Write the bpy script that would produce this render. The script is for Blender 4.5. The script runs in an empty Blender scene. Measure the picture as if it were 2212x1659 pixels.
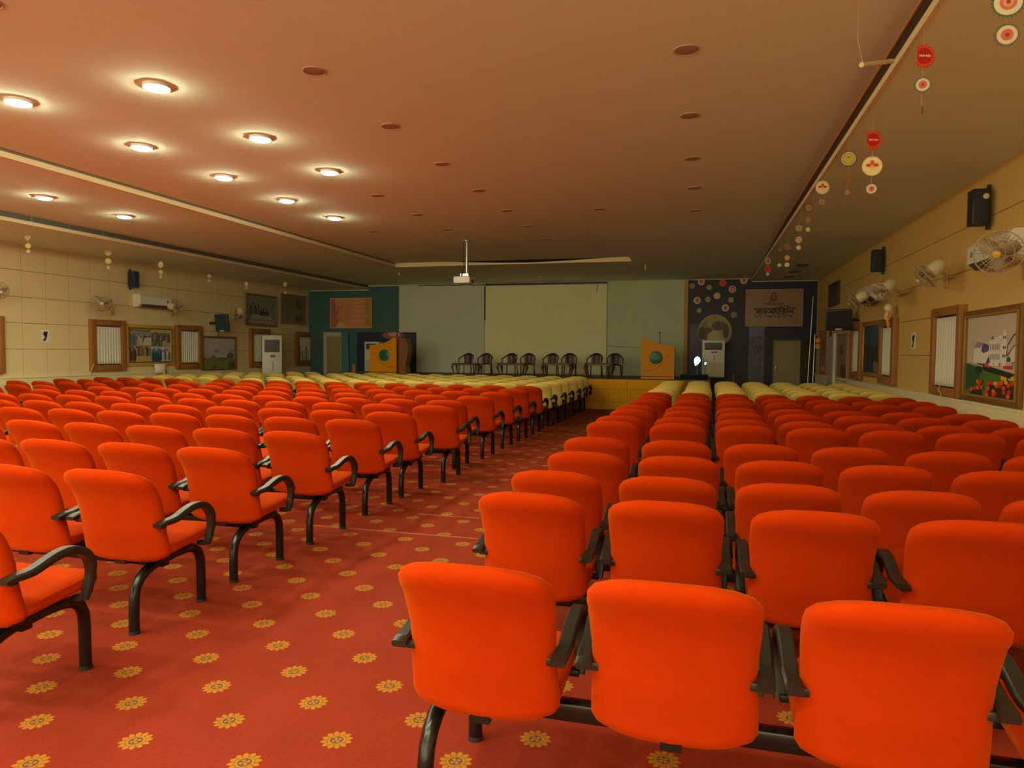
import bpy, bmesh, math, random
from mathutils import Vector, Matrix
from math import sin, cos, pi, radians
random.seed(7)
SC = bpy.context.scene
COL = SC.collection
# ------------------------------------------------------------------ camera model (also used for reading points off planes)
F = 1520.0; W_, H_ = 2212, 1659
YAW, PITCH, ROLL, CH = 0.2640930, 0.0458848, 0.008, 1.48
cy_, sy_ = cos(YAW), sin(YAW)
FWD = Vector((-sy_*cos(PITCH), cy_*cos(PITCH), -sin(PITCH)))
_r = Vector((cy_, sy_, 0)); _u = _r.cross(FWD)
RT = _r*cos(ROLL) + _u*sin(ROLL)
UP = -_r*sin(ROLL) + _u*cos(ROLL)
CAM = Vector((0, 0, CH))
def ray(x, y): return FWD + RT*((x-W_/2)/F) - UP*((y-H_/2)/F)
def PZ(x, y, z=0.0):
    d = ray(x, y); return CAM + d*((z-CH)/d.z)
def PY(x, y, Y):
    d = ray(x, y); return CAM + d*(Y/d.y)
def PX(x, y, X):
    d = ray(x, y); return CAM + d*(X/d.x)
# ------------------------------------------------------------------ room numbers
ZM, ZL, ZSL, ZSR = 3.68, 3.585, 3.45, 3.50      # main ceiling, lower band, left soffit, right soffit
XL, XR, YW, YB = -12.6, 3.01, 20.8, -5.0
XSR, XSL, XST = 1.27, -10.45, -7.5
YST = 16.45
STZ, YSF = 0.805, 18.25
# ------------------------------------------------------------------ materials
def lin(c):
    c = c/255.0
    return c/12.92 if c <= 0.04045 else ((c+0.055)/1.055)**2.4
def rgb(r, g, b): return (lin(r), lin(g), lin(b), 1)
MATS = {}
def mat(name, col, rough=0.6, var=0.06, scale=30, metal=0, bump=0.0, bscale=200, spec=0.5, sheen=0, emis=0, alpha=1, coat=0):
    if name in MATS: return MATS[name]
    m = bpy.data.materials.new(name); m.use_nodes = True; MATS[name] = m
    nt = m.node_tree; b = nt.nodes['Principled BSDF']
    b.inputs['Roughness'].default_value = rough; b.inputs['Metallic'].default_value = metal
    b.inputs['Specular IOR Level'].default_value = spec
    if sheen:
        b.inputs['Sheen Weight'].default_value = sheen; b.inputs['Sheen Roughness'].default_value = 0.4
        b.inputs['Sheen Tint'].default_value = (1, .5, .05, 1)
    if coat: b.inputs['Coat Weight'].default_value = coat
    if alpha < 1: b.inputs['Alpha'].default_value = alpha
    tc = nt.nodes.new('ShaderNodeTexCoord'); n = nt.nodes.new('ShaderNodeTexNoise'); n.inputs['Scale'].default_value = scale
    n.inputs['Detail'].default_value = 3
    nt.links.new(tc.outputs['Object'], n.inputs['Vector'])
    mr = nt.nodes.new('ShaderNodeMapRange'); mr.inputs['To Min'].default_value = 1-var; mr.inputs['To Max'].default_value = 1+var
    nt.links.new(n.outputs['Fac'], mr.inputs['Value'])
    vm = nt.nodes.new('ShaderNodeVectorMath'); vm.operation = 'SCALE'; vm.inputs[0].default_value = col[:3]
    nt.links.new(mr.outputs['Result'], vm.inputs['Scale'])
    nt.links.new(vm.outputs['Vector'], b.inputs['Base Color'])
    if emis:
        b.inputs['Emission Color'].default_value = col; b.inputs['Emission Strength'].default_value = emis
    if bump:
        n2 = nt.nodes.new('ShaderNodeTexNoise'); n2.inputs['Scale'].default_value = bscale
        nt.links.new(tc.outputs['Object'], n2.inputs['Vector'])
        bp = nt.nodes.new('ShaderNodeBump'); bp.inputs['Strength'].default_value = bump; bp.inputs['Distance'].default_value = 0.002
        nt.links.new(n2.outputs['Fac'], bp.inputs['Height']); nt.links.new(bp.outputs['Normal'], b.inputs['Normal'])
    return m
class NG:   # tiny node-math helper
    def __init__(s, m): s.nt = m.node_tree
    def n(s, t, **k):
        x = s.nt.nodes.new(t)
        for a, v in k.items(): setattr(x, a, v)
        return x
    def m(s, op, a, b=None, c=None):
        x = s.nt.nodes.new('ShaderNodeMath'); x.operation = op
        for i, v in enumerate((a, b, c)):
            if v is None: continue
            if isinstance(v, (int, float)): x.inputs[i].default_value = v
            else: s.nt.links.new(v, x.inputs[i])
        return x.outputs[0]
    def mix(s, f, a, b):
        x = s.nt.nodes.new('ShaderNodeMix'); x.data_type = 'RGBA'
        for i, v in ((0, f), (6, a), (7, b)):
            if isinstance(v, (int, float, tuple)): x.inputs[i].default_value = v
            else: s.nt.links.new(v, x.inputs[i])
        return x.outputs[2]
    def link(s, a, b): s.nt.links.new(a, b)

M_orange = mat('orange_fabric', (0.47, 0.034, 0.001, 1), .9, .10, 14, bump=.35, bscale=420, spec=.04, sheen=.2)
M_yellow = mat('yellow_fabric', (0.78, 0.58, 0.14, 1), .85, .10, 14, bump=.35, bscale=420, spec=.15)
M_maroon = mat('maroon_fabric', (0.10, 0.022, 0.015, 1), .85, .1, 14, bump=.3)
M_black = mat('black_plastic', (0.018, 0.016, 0.012, 1), .42, .2, 30, spec=.5)
M_steel = mat('black_painted_steel', (0.008, 0.008, 0.008, 1), .25, .2, 30, spec=.5)
M_rubber = mat('rubber', (0.01, 0.01, 0.01, 1), .8)
M_white = mat('white_plastic', rgb(225, 222, 208), .4, .03)
M_ivory = mat('ivory_plastic', rgb(212, 200, 160), .45, .04)
M_cream = mat('cream_trim', rgb(226, 208, 162), .6, .04)
M_dark = mat('dark_void', (0.012, 0.010, 0.009, 1), .9)
M_grey = mat('grey_plastic', rgb(120, 118, 110), .5)
M_ltframe = mat('light_trim', rgb(176, 158, 130), .6, .03)
M_ceil = mat('ceiling_paint', rgb(232, 240, 212), .9, .03, 3, bump=.15, bscale=60, spec=.2)
M_stagewall = mat('pale_green_plaster', rgb(200, 208, 176), .9, .07, 3, bump=.2, bscale=40, spec=.2)
M_screen = mat('screen_cloth', rgb(232, 234, 186), .85, .03, 2, spec=.2)
M_navy = mat('backdrop_navy', rgb(28, 26, 50), .45, .25, 2.2, bump=.6, bscale=3.5, spec=.4)
M_navy2 = mat('backdrop_blue', rgb(72, 108, 110), .6, .15, 2.0, spec=.3)
M_frame = mat('brown_window_wood', rgb(156, 102, 46), .55, .18, 12)
M_podium = mat('golden_laminate', rgb(232, 150, 14), .5, .06, 5, spec=.2)
M_podium_d = mat('brown_laminate', rgb(140, 84, 34), .4, .08, 5)
M_green = mat('green_emblem', rgb(20, 110, 70), .35, .3, 40)
M_green_d = mat('dark_green_emblem', rgb(12, 70, 48), .35, .3, 40)
M_tablewood = mat('table_wood', rgb(92, 54, 28), .4, .15, 8)
M_plback = mat('brown_plastic', rgb(70, 34, 28), .45, .1, 10)
M_curtain = mat('white_curtain', rgb(222, 220, 200), .8, .05, 20)
M_teal = mat('teal_curtain', rgb(96, 142, 150), .8, .08, 20)
M_door = mat('beige_door', rgb(150, 140, 98), .6, .05, 8)
M_doorframe = mat('cream_door_frame', rgb(190, 190, 150), .6, .04, 8)
M_gold = mat('gilt_frame', rgb(178, 128, 48), .4, .2, 60, metal=.3)
M_goldd = mat('dark_gilt_frame', rgb(120, 84, 36), .5, .3, 80)
M_silver = mat('brushed_metal', rgb(180, 180, 175), .3, .05, metal=.8)
M_spk = mat('speaker_black', (0.014, 0.016, 0.018, 1), .5, .3, 60)
M_spkblue = mat('speaker_slate', rgb(34, 66, 86), .5, .2, 60)
M_wire = mat('wire', (0.03, 0.025, 0.02, 1), .5)
M_clear = mat('thread', rgb(170, 150, 120), .5)
M_paper = mat('white_paper', rgb(232, 228, 214), .8, .03)
M_balloon = mat('balloon_white', rgb(236, 216, 176), .3, .05)
M_ribbon = mat('orange_ribbon', rgb(230, 150, 30), .5)

def wall_mat(name, col, ax, off, zlines, vpitch, vmark):
    """plain boarded wall with shallow joints; ax = axis of the wall length"""
    m = mat(name, col, .75, .04, 4, spec=.25); g = NG(m)
    b = m.node_tree.nodes['Principled BSDF']
    src = b.inputs['Base Color'].links[0].from_socket
    geo = g.n('ShaderNodeNewGeometry'); sep = g.n('ShaderNodeSeparateXYZ'); g.link(geo.outputs['Position'], sep.inputs[0])
    L = sep.outputs[ax]; Z = sep.outputs[2]
    f = None
    for z in zlines:
        d = g.m('LESS_THAN', g.m('ABSOLUTE', g.m('SUBTRACT', Z, z)), .007)
        f = d if f is None else g.m('MAXIMUM', f, d)
    fr = g.m('ABSOLUTE', g.m('SUBTRACT', g.m('MODULO', g.m('ADD', L, 40*vpitch-off+vpitch/2), vpitch), vpitch/2))
    d = g.m('MULTIPLY', g.m('LESS_THAN', fr, .005), vmark)
    f = g.m('MAXIMUM', f, d)
    c = g.mix(g.m('MULTIPLY', f, .75), src, (col[0]*.30, col[1]*.25, col[2]*.2, 1))
    g.link(c, b.inputs['Base Color'])
    return m
M_wallL = wall_mat('wall_board_left', rgb(228, 208, 158), 1, 10.60, (2.955, 2.45, 1.955, 1.455), .517, .6)
M_wallR = wall_mat('wall_board_right', rgb(216, 180, 104), 1, 10.0, (3.0, 2.485, 1.99, 1.475), .517, .12)
M_wains = mat('wainscot_paint', rgb(232, 218, 172), .7, .04, 6)

def carpet_mat():
    m = mat('red_carpet', rgb(144, 46, 30), .95, .16, 2.5, bump=.5, bscale=500, spec=.1, sheen=.1); g = NG(m)
    b = m.node_tree.nodes['Principled BSDF']; base = b.inputs['Base Color'].links[0].from_socket
    geo = g.n('ShaderNodeNewGeometry'); mp = g.n('ShaderNodeMapping'); mp.vector_type = 'TEXTURE'
    mp.inputs['Location'].default_value = (-2.03931, 2.13482, 0); mp.inputs['Rotation'].default_value = (0, 0, -.0157)
    mp.inputs['Scale'].default_value = (.48096, .45147, 1)
    g.link(geo.outputs['Position'], mp.inputs['Vector'])
    sep = g.n('ShaderNodeSeparateXYZ'); g.link(mp.outputs['Vector'], sep.inputs[0])
    def cell(o):
        x = g.m('SUBTRACT', g.m('FRACT', g.m('ADD', sep.outputs[0], 100.5+o)), .5)
        y = g.m('SUBTRACT', g.m('FRACT', g.m('ADD', sep.outputs[1], 100.5+o)), .5)
        x = g.m('MULTIPLY', x, .481); y = g.m('MULTIPLY', y, .4515)
        r = g.m('SQRT', g.m('ADD', g.m('MULTIPLY', x, x), g.m('MULTIPLY', y, y)))
        a = g.m('ARCTAN2', y, x)
        return r, a
    r1, a1 = cell(0); r2, a2 = cell(.5)
    near = g.m('LESS_THAN', r1, r2)
    r = g.m('MINIMUM', r1, r2)
    a = g.m('ADD', g.m('MULTIPLY', a1, near), g.m('MULTIPLY', a2, g.m('SUBTRACT', 1, near)))
    edge = g.m('ADD', .055, g.m('MULTIPLY', g.m('COSINE', g.m('MULTIPLY', a, 12)), .006))
    petal = g.m('LESS_THAN', r, edge)
    lines = g.m('GREATER_THAN', g.m('COSINE', g.m('MULTIPLY', a, 12)), -.9)
    lines = g.m('MAXIMUM', lines, g.m('LESS_THAN', r, .034))
    ring = g.m('MULTIPLY', g.m('GREATER_THAN', r, .019), g.m('LESS_THAN', r, .025))
    cross = g.m('MULTIPLY', g.m('LESS_THAN', r, .019), g.m('GREATER_THAN', g.m('COSINE', g.m('MULTIPLY', a, 4)), .35))
    midring = g.m('MULTIPLY', g.m('GREATER_THAN', r, .034), g.m('LESS_THAN', r, .037))
    nz = g.n('ShaderNodeTexNoise'); nz.inputs['Scale'].default_value = 160; g.link(geo.outputs['Position'], nz.inputs['Vector'])
    gold = g.mix(nz.outputs['Fac'], rgb(160, 96, 26), rgb(190, 140, 52))
    c = g.mix(g.m('MULTIPLY', petal, lines), base, gold)
    c = g.mix(g.m('MULTIPLY', midring, .6), c, rgb(130, 70, 20))
    c = g.mix(g.m('MULTIPLY', g.m('MAXIMUM', ring, cross), .85), c, rgb(84, 56, 66))
    # small dark flecks woven in diagonal rows
    x = g.m('SUBTRACT', g.m('FRACT', g.m('MULTIPLY', sep.outputs[0], 12)), .5); y = g.m('SUBTRACT', g.m('FRACT', g.m('MULTIPLY', sep.outputs[1], 12)), .5)
    d = g.m('LESS_THAN', g.m('ADD', g.m('ABSOLUTE', x), g.m('ABSOLUTE', y)), .13)
    fl = g.m('MULTIPLY', g.m('MULTIPLY', d, g.m('GREATER_THAN', r, .07)), .45)
    c = g.mix(fl, c, rgb(110, 16, 20))
    g.link(c, b.inputs['Base Color'])
    return m
M_carpet = carpet_mat()

def stage_mat():
    m = mat('stage_laminate', rgb(246, 176, 18), .6, .12, 2.5, spec=.15); g = NG(m)
    b = m.node_tree.nodes['Principled BSDF']; base = b.inputs['Base Color'].links[0].from_socket
    geo = g.n('ShaderNodeNewGeometry'); sep = g.n('ShaderNodeSeparateXYZ'); g.link(geo.outputs['Position'], sep.inputs[0])
    X, Z = sep.outputs[0], sep.outputs[2]
    f = g.m('LESS_THAN', g.m('ABSOLUTE', g.m('SUBTRACT', g.m('MODULO', g.m('ADD', X, 40), .28), .14)), .004)
    f = g.m('MULTIPLY', f, g.m('LESS_THAN', Z, .53))
    f = g.m('MAXIMUM', f, g.m('LESS_THAN', g.m('ABSOLUTE', g.m('SUBTRACT', Z, .53)), .004))
    f = g.m('MAXIMUM', f, g.m('LESS_THAN', g.m('ABSOLUTE', g.m('SUBTRACT', g.m('MODULO', g.m('ADD', X, 40.5), 1.12), .56)), .006))
    g.link(g.mix(g.m('MULTIPLY', f, .6), base, rgb(120, 70, 20)), b.inputs['Base Color'])
    return m
M_stage = stage_mat()
def grille_mat(name, col, ax, pitch):
    m = mat(name, col, .6, .1, 20); g = NG(m); b = m.node_tree.nodes['Principled BSDF']; base = b.inputs['Base Color'].links[0].from_socket
    geo = g.n('ShaderNodeNewGeometry'); sep = g.n('ShaderNodeSeparateXYZ'); g.link(geo.outputs['Position'], sep.inputs[0])
    f = g.m('LESS_THAN', g.m('MODULO', g.m('ADD', sep.outputs[ax], 60), pitch), pitch*.5)
    g.link(g.mix(f, base, (col[0]*.3, col[1]*.3, col[2]*.3, 1)), b.inputs['Base Color'])
    return m
M_grille = grille_mat('air_grille', (0.055, 0.028, 0.018, 1), 2, .012)
M_grilleL = mat('air_grille_grey', rgb(96, 104, 98), .6, .1, 20)

# ------------------------------------------------------------------ mesh helpers
class MB:
    def __init__(s): s.v = []; s.f = []; s.mi = []; s.mats = []; s.sm = []
    def _m(s, m):
        if m not in s.mats: s.mats.append(m)
        return s.mats.index(m)
    def raw(s, vs, fs, m, smooth=False):
        o = len(s.v); s.v += [tuple(v) for v in vs]; k = s._m(m)
        for f in fs: s.f.append([i+o for i in f]); s.mi.append(k); s.sm.append(smooth)
        return s
    def box(s, x0, x1, y0, y1, z0, z1, m, bev=0.0, M=None, seg=2):
        bm = bmesh.new(); bmesh.ops.create_cube(bm, size=1)
        bmesh.ops.scale(bm, vec=(x1-x0, y1-y0, z1-z0), verts=bm.verts)
        bmesh.ops.translate(bm, vec=((x0+x1)/2, (y0+y1)/2, (z0+z1)/2), verts=bm.verts)
        if bev: bmesh.ops.bevel(bm, geom=list(bm.edges), offset=bev, segments=seg, affect='EDGES', profile=.5)
        if M is not None: bmesh.ops.transform(bm, matrix=M, verts=bm.verts)
        bm.verts.index_update()
        s.raw([v.co[:] for v in bm.verts], [[v.index for v in f.verts] for f in bm.faces], m, bool(bev)); bm.free(); return s
    def tube(s, pts, r, m, n=10, closed=False, caps=True):
        pts = [Vector(p) for p in pts]; rs = r if isinstance(r, (list, tuple)) else [r]*len(pts)
        N = len(pts); vs = []; prev = None
        for i, p in enumerate(pts):
            if closed: t = pts[(i+1) % N]-pts[i-1]
            else: t = pts[min(i+1, N-1)]-pts[max(i-1, 0)]
            t.normalize()
            if prev is None:
                a = Vector((0, 0, 1)) if abs(t.z) < .9 else Vector((1, 0, 0)); nn = t.cross(a).normalized()
            else: nn = (prev-t*prev.dot(t)).normalized()
            prev = nn; bb = t.cross(nn)
            for k in range(n):
                q = 2*pi*k/n; vs.append(p+(nn*cos(q)+bb*sin(q))*rs[i])
        fs = []
        for i in range(N if closed else N-1):
            j = (i+1) % N
            for k in range(n): fs.append([i*n+k, i*n+(k+1) % n, j*n+(k+1) % n, j*n+k])
        if caps and not closed: fs.append(list(range(n))[::-1]); fs.append([(N-1)*n+k for k in range(n)])
        return s.raw(vs, fs, m, True)
    def sweep(s, pts, sec, m, side=Vector((1, 0, 0)), smooth=True):
        """sweep a closed 2D section (a along side, b along normal) on a planar path"""
        pts = [Vector(p) for p in pts]; N = len(pts); n = len(sec[0]) if isinstance(sec[0][0], (tuple, list)) else len(sec); vs = []
        for i, p in enumerate(pts):
            t = (pts[min(i+1, N-1)]-pts[max(i-1, 0)]).normalized(); nn = t.cross(side).normalized()
            sc = sec[i] if isinstance(sec[0][0], (tuple, list)) else sec
            for a, b in sc: vs.append(p+side*a+nn*b)
        fs = [[i*n+k, i*n+(k+1) % n, (i+1)*n+(k+1) % n, (i+1)*n+k] for i in range(N-1) for k in range(n)]
        fs += [list(range(n))[::-1], [(N-1)*n+k for k in range(n)]]
        return s.raw(vs, fs, m, smooth)
    def lathe(s, prof, m, n=24, M=None, smooth=True):
        vs = []
        for r, z in prof:
            for k in range(n): q = 2*pi*k/n; vs.append(Vector((r*cos(q), r*sin(q), z)))
        if M is not None: vs = [M @ v for v in vs]
        fs = [[i*n+k, i*n+(k+1) % n, (i+1)*n+(k+1) % n, (i+1)*n+k] for i in range(len(prof)-1) for k in range(n)]
        fs += [list(range(n))[::-1], [(len(prof)-1)*n+k for k in range(n)]]
        return s.raw(vs, fs, m, smooth)
    def prism(s, poly, d, m, O, U, V, Nn):
        """extrude a 2D outline (in U,V about O) by d along Nn"""
        n = len(poly); a = [O+U*x+V*y for x, y in poly]; b = [p+Nn*d for p in a]
        fs = [list(range(n)), [n+k for k in range(n)][::-1]]+[[k, k+n, (k+1) % n+n, (k+1) % n] for k in range(n)]
        return s.raw(a+b, fs, m)
    def build(s, name, parent=None, loc=None, fix=True):
        me = bpy.data.meshes.new(name); me.from_pydata(s.v, [], s.f)
        for m in s.mats: me.materials.append(m)
        me.polygons.foreach_set('material_index', s.mi); me.polygons.foreach_set('use_smooth', s.sm)
        if fix:
            bm = bmesh.new(); bm.from_mesh(me); bmesh.ops.recalc_face_normals(bm, faces=bm.faces)
            for e in bm.edges:
                if len(e.link_faces) == 2 and e.calc_face_angle(0) > radians(42): e.smooth = False
            bm.to_mesh(me); bm.free()
        me.update()
        o = bpy.data.objects.new(name, me); COL.objects.link(o)
        if parent is not None: o.parent = parent
        if loc is not None: o.location = loc
        return o
def tag(o, label=None, cat=None, group=None, kind=None):
    if label: o['label'] = label
    if cat: o['category'] = cat
    if group: o['group'] = group
    if kind: o['kind'] = kind
    return o
def empty(name, loc, label, cat, group=None, rz=0.0):
    o = bpy.data.objects.new(name, None); o.empty_display_size = .1; COL.objects.link(o)
    o.location = loc; o.rotation_euler = (0, 0, rz)
    return tag(o, label, cat, group)
def struct(mb, name, parent=None):
    o = mb.build(name, parent)
    if parent is None: tag(o, kind='structure')
    return o
def copy_tree(o, parent=None):
    c = o.copy(); COL.objects.link(c); c.parent = parent
    for ch in list(o.children): copy_tree(ch, c)
    return c
class Canvas:
    """flat printed artwork: coloured shapes laid on a sheet, coordinates 0..1 across (u) and up (v)"""
    def __init__(s, O, U, V, Nn, thick=.004): s.O, s.U, s.V, s.N = O, U, V, Nn; s.mb = MB(); s.k = thick
    def P(s, x, y, d=None): return s.O+s.U*x+s.V*y+s.N*(s.k if d is None else d)
    def base(s, m):
        s.mb.prism([(0, 0), (1, 0), (1, 1), (0, 1)], s.k, m, s.O, s.U, s.V, s.N); s.k += .0012
    def poly(s, pts, m): s.k += .00008; s.mb.raw([s.P(*p) for p in pts], [list(range(len(pts)))], m)
    def disc(s, x, y, rx, ry, m, n=20): s.poly([(x+rx*cos(2*pi*i/n), y+ry*sin(2*pi*i/n)) for i in range(n)], m)
    def up(s): s.k += .0012
    def stroke(s, pts, w, m, asp=1.0):
        """polyline in canvas units; w in v units"""
        for (x0, y0), (x1, y1) in zip(pts, pts[1:]):
            dx, dy = (x1-x0)*asp, y1-y0; L = math.hypot(dx, dy) or 1; nx, ny = -dy/L*w/2, dx/L*w/2; ex, ey = dx/L*w*.3, dy/L*w*.3
            s.poly([(x0+(nx-ex)/asp, y0+ny-ey), (x1+(nx+ex)/asp, y1+ny+ey), (x1+(-nx+ex)/asp, y1-ny+ey), (x0+(-nx-ex)/asp, y0-ny-ey)], m)
    def build(s, name, parent=None): return s.mb.build(name, parent, fix=False)
def pm(r, g, b): return mat('print_%d_%d_%d' % (r, g, b), rgb(r, g, b), .55, .12, 25)

# ================================================================== THE ROOM
mb = MB(); mb.raw([(XL, YB, 0), (XR, YB, 0), (XR, YW, 0), (XL, YW, 0)], [[0, 1, 2, 3]], M_carpet); struct(mb, 'floor')
def slab(mb, x0, x1, y0, y1, z, m=M_ceil, t=.12): mb.box(x0, x1, y0, y1, z, z+t, m)
YE = 17.4
mb = MB()
slab(mb, XST, XSR, YB, 12.0, ZM)                                  # main field
slab(mb, XST, -1.62, 12.0, YST, ZM)
slab(mb, XSL, XST-.03, YB, YW, ZL); slab(mb, XST-.03, -1.62, YST+.1, YW, ZL)
# gentle ramp right of the stage batten
mb.raw([(-1.62, 12, ZM), (XSR, 12, ZM), (XSR, YST, ZL), (-1.62, YST, ZL), (-1.62, YW, ZL), (XSR, YW, ZL)], [[0, 1, 2, 3], [3, 2, 5, 4]], M_ceil)
mb.raw([(-1.62, 12, ZM), (-1.62, YST, ZM), (-1.62, YST, ZL)], [[0, 1, 2]], M_ceil)
mb.box(XL, XSL-.01, YB, YW, ZSL, ZSL+.12, M_ceil)
mb.box(XSR+.01, XR, YB, YW, ZSR, ZSR+.12, M_ceil)
mb.box(XL-.2, XR+.2, YB-.2, YW+.2, ZM+.13, ZM+.2, M_dark)
struct(mb, 'ceiling')
mb = MB(); mb.raw([(XL, YB, 0), (XL, YW, 0), (XL, YW, ZM+.15), (XL, YB, ZM+.15)], [[0, 1, 2, 3]], M_wallL); struct(mb, 'wall_left')
mb = MB(); mb.raw([(XR, YB, 0), (XR, YW, 0), (XR, YW, ZM+.15), (XR, YB, ZM+.15)], [[0, 3, 2, 1]], M_wallR); struct(mb, 'wall_right')
mb = MB(); mb.raw([(XL, YW, 0), (XR, YW, 0), (XR, YW, ZM+.15), (XL, YW, ZM+.15)], [[0, 3, 2, 1]], M_stagewall); struct(mb, 'wall_stage')
# lower wall bands
mb = MB(); mb.box(XL+.001, XL+.035, YB, YW, 0, .90, M_wains); mb.box(XL+.001, XL+.05, YB, YW, .90, .925, M_wains); struct(mb, 'baseboard_left')
mb = MB(); mb.box(XR-.035, XR-.001, YB, YW, 0, .93, M_wains); mb.box(XR-.05, XR-.001, YB, YW, .93, .955, M_wains); struct(mb, 'baseboard_right')
# right grille slot between main ceiling and soffit
mb = MB(); mb.box(XSR+.004, XSR+.012, YB, YW-.01, ZSR+.05, ZM-.012, M_grille)
struct(mb, 'trim_1')
mb = MB(); mb.box(XSR-.012, XSR+.02, YB, YW-.01, ZSR-.006, ZSR+.05, M_cream); mb.box(XSR-.008, XSR+.01, YB, YW-.01, ZM-.014, ZM+.004, mat('ochre_trim', rgb(190, 130, 50), .6)); struct(mb, 'trim_2')
# left grille
mb = MB()
y = YB
while y < YW-.6:
    mb.box(XSL-.014, XSL-.002, y+.012, y+.688, ZSL+.045, ZL-.004, M_grilleL); y += .7
struct(mb, 'trim_3')
mb = MB(); mb.box(XSL-.02, XSL+.012, YB, YW-.01, ZSL-.006, ZSL+.05, M_cream); mb.box(XSL-.012, XSL-.006, YB, YW-.01, ZSL+.05, ZL+.02, mat('grille_bars', rgb(150, 150, 128), .6)); struct(mb, 'trim_4')
# left cream batten and stage batten with the gap above it
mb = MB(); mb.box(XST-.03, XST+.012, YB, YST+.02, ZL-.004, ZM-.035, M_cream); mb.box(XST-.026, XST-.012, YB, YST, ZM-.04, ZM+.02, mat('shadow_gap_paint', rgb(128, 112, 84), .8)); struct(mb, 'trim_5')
mb = MB(); vs = []; N = 40
def gap(t):   # opening between board and ceiling, widest in the middle
    return .004+.075*max(0, sin(pi*min(1, max(0, (t-.22)/.72))))**1.3
for i in range(N+1):
    t = i/N; x = XST+(-1.62-XST)*t; zt = ZM-gap(t)*.9; zb = ZL-.012+.004*sin(pi*t)
    ys = YST-.05-.0*t
    vs += [(x, ys, zt), (x, ys, zb), (x, ys+.13, zb), (x, ys+.13, zt)]
fs = []
for i in range(N):
    for k in range(4): fs.append([i*4+k, i*4+(k+1) % 4, (i+1)*4+(k+1) % 4, (i+1)*4+k])
fs += [[0, 1, 2, 3], [N*4+k for k in range(4)][::-1]]
mb.raw(vs, fs, M_cream); mb.box(XST, -1.62, YST+.085, YST+.095, ZL, ZM+.02, M_dark); struct(mb, 'trim_6')  # dark sheet behind the board paints in the shade of the gap
# tall trim at the right side of the stage wall
pA, pB = PY(1476, 803, YW), PY(1487, 603, YW)
mb = MB(); mb.box(pB.x-.10, pB.x+.005, YW-.09, YW-.001, STZ, ZL-.002, mat('ochre_post', rgb(186, 150, 76), .6, .12, 5)); struct(mb, 'trim_7')
# carpet seams
for k, (a, b) in enumerate((((668, 1137), (1035, 1162)), ((905, 1110), (1035, 1120)))):
    p, q = PZ(*a), PZ(*b); mb = MB(); mb.box(p.x, q.x, (p.y+q.y)/2-.007, (p.y+q.y)/2+.007, .0005, .003, mat('seam_tape', rgb(186, 110, 70), .9)); struct(mb, 'trim_%d' % (8+k))

# ---------------------------------------------------------------- stage
xs0, xs1 = PY(757, 812, YSF).x, PY(1534, 830, YSF).x
st = empty('stage', (0, YSF, 0), 'low stage platform with golden laminate front panels and dark floor', 'stage')
def off(o): o.matrix_parent_inverse = o.parent.matrix_basis.inverted(); return o
bpy.context.view_layer.update()
def chd(mb, name, parent): o = mb.build(name, parent); o.matrix_parent_inverse = Matrix.Translation(parent.location).inverted() if parent.rotation_euler.z == 0 else (Matrix.Translation(parent.location) @ Matrix.Rotation(parent.rotation_euler.z, 4, 'Z')).inverted(); return o
mb = MB(); mb.box(xs0, xs1, YSF+.03, YW-.002, .0, STZ-.03, M_stage); chd(mb, 'platform', st)
mb = MB(); mb.box(xs0-.01, xs1+.01, YSF, YW-.002, STZ-.03, STZ, mat('stage_floor_brown', rgb(92, 66, 36), .6, .2, 4)); chd(mb, 'stage_floor', st)
mb = MB(); mb.box(xs0, PY(1476, 830, YSF).x, YSF-.012, YSF+.03, .205, STZ-.02, M_stage); chd(mb, 'front_panel', st)
mb = MB(); mb.box(PY(1478, 830, YSF).x, xs1, YSF-.006, YSF+.03, .205, STZ-.02, mat('stage_side_panel', rgb(150, 92, 30), .5, .15, 4)); chd(mb, 'side_panel', st)['label'] = 'darker brown panel'
mb = MB(); mb.box(xs0, xs1, YSF-.004, YSF+.03, .004, .185, mat('kick_laminate', rgb(236, 180, 50), .6, .1, 5, spec=.15)); chd(mb, 'kick_board', st)

# ---------------------------------------------------------------- stage wall dressing
def onY(a, b, c, d, Y):  # pixel rect -> x0,x1,z0,z1 on plane Y
    p, q = PY(a, d, Y), PY(c, b, Y); return p.x, q.x, p.z, q.z
# left blue backdrop cloth
xc = PY(862, 700, YW).x; xc2 = PY(900, 760, YW).x
zA = PY(880, 718, YW).z
mb = MB(); mb.box(XL+.01, xs0-.02, YW-.02, YW-.004, 0, ZSL-.04, M_navy2); mb.box(xs0-.02, xc, YW-.02, YW-.004, STZ+.002, ZSL-.04, M_navy2); mb.box(XSL+.02, xc, YW-.02, YW-.004, ZSL-.04, ZL-.05, M_navy2)
o = tag(mb.build('backdrop'), 'dark teal-blue cloth covering the wall left of the stage', 'backdrop')
cv = Canvas(Vector((PY(772, 720, YW).x, YW-.022, STZ)), Vector((xc2-PY(772, 720, YW).x, 0, 0)), Vector((0, 0, zA-STZ)), Vector((0, -1, 0)), .004)
cv.base(mat('galaxy_navy', rgb(40, 44, 70), .5, .5, 1.6))
cv.disc(.62, 1.0-.08, .20, .10, mat('galaxy_rim', rgb(120, 84, 96), .6, .3, 6)); cv.up(); cv.disc(.60, .93, .165, .085, mat('galaxy_pink', rgb(164, 100, 104), .6, .3, 6)); cv.up(); cv.disc(.63, .95, .10, .05, mat('galaxy_core', rgb(206, 160, 140), .6, .2, 6)); cv.up()
cv.disc(.83, .80, .09, .06, mat('galaxy_dust', rgb(96, 80, 74), .6, .4, 6))
cv.up()
for i in range(26): cv.disc(random.random()*.96+.02, random.random()*.96+.02, .003, .006, pm(170, 170, 180), 6)
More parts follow.
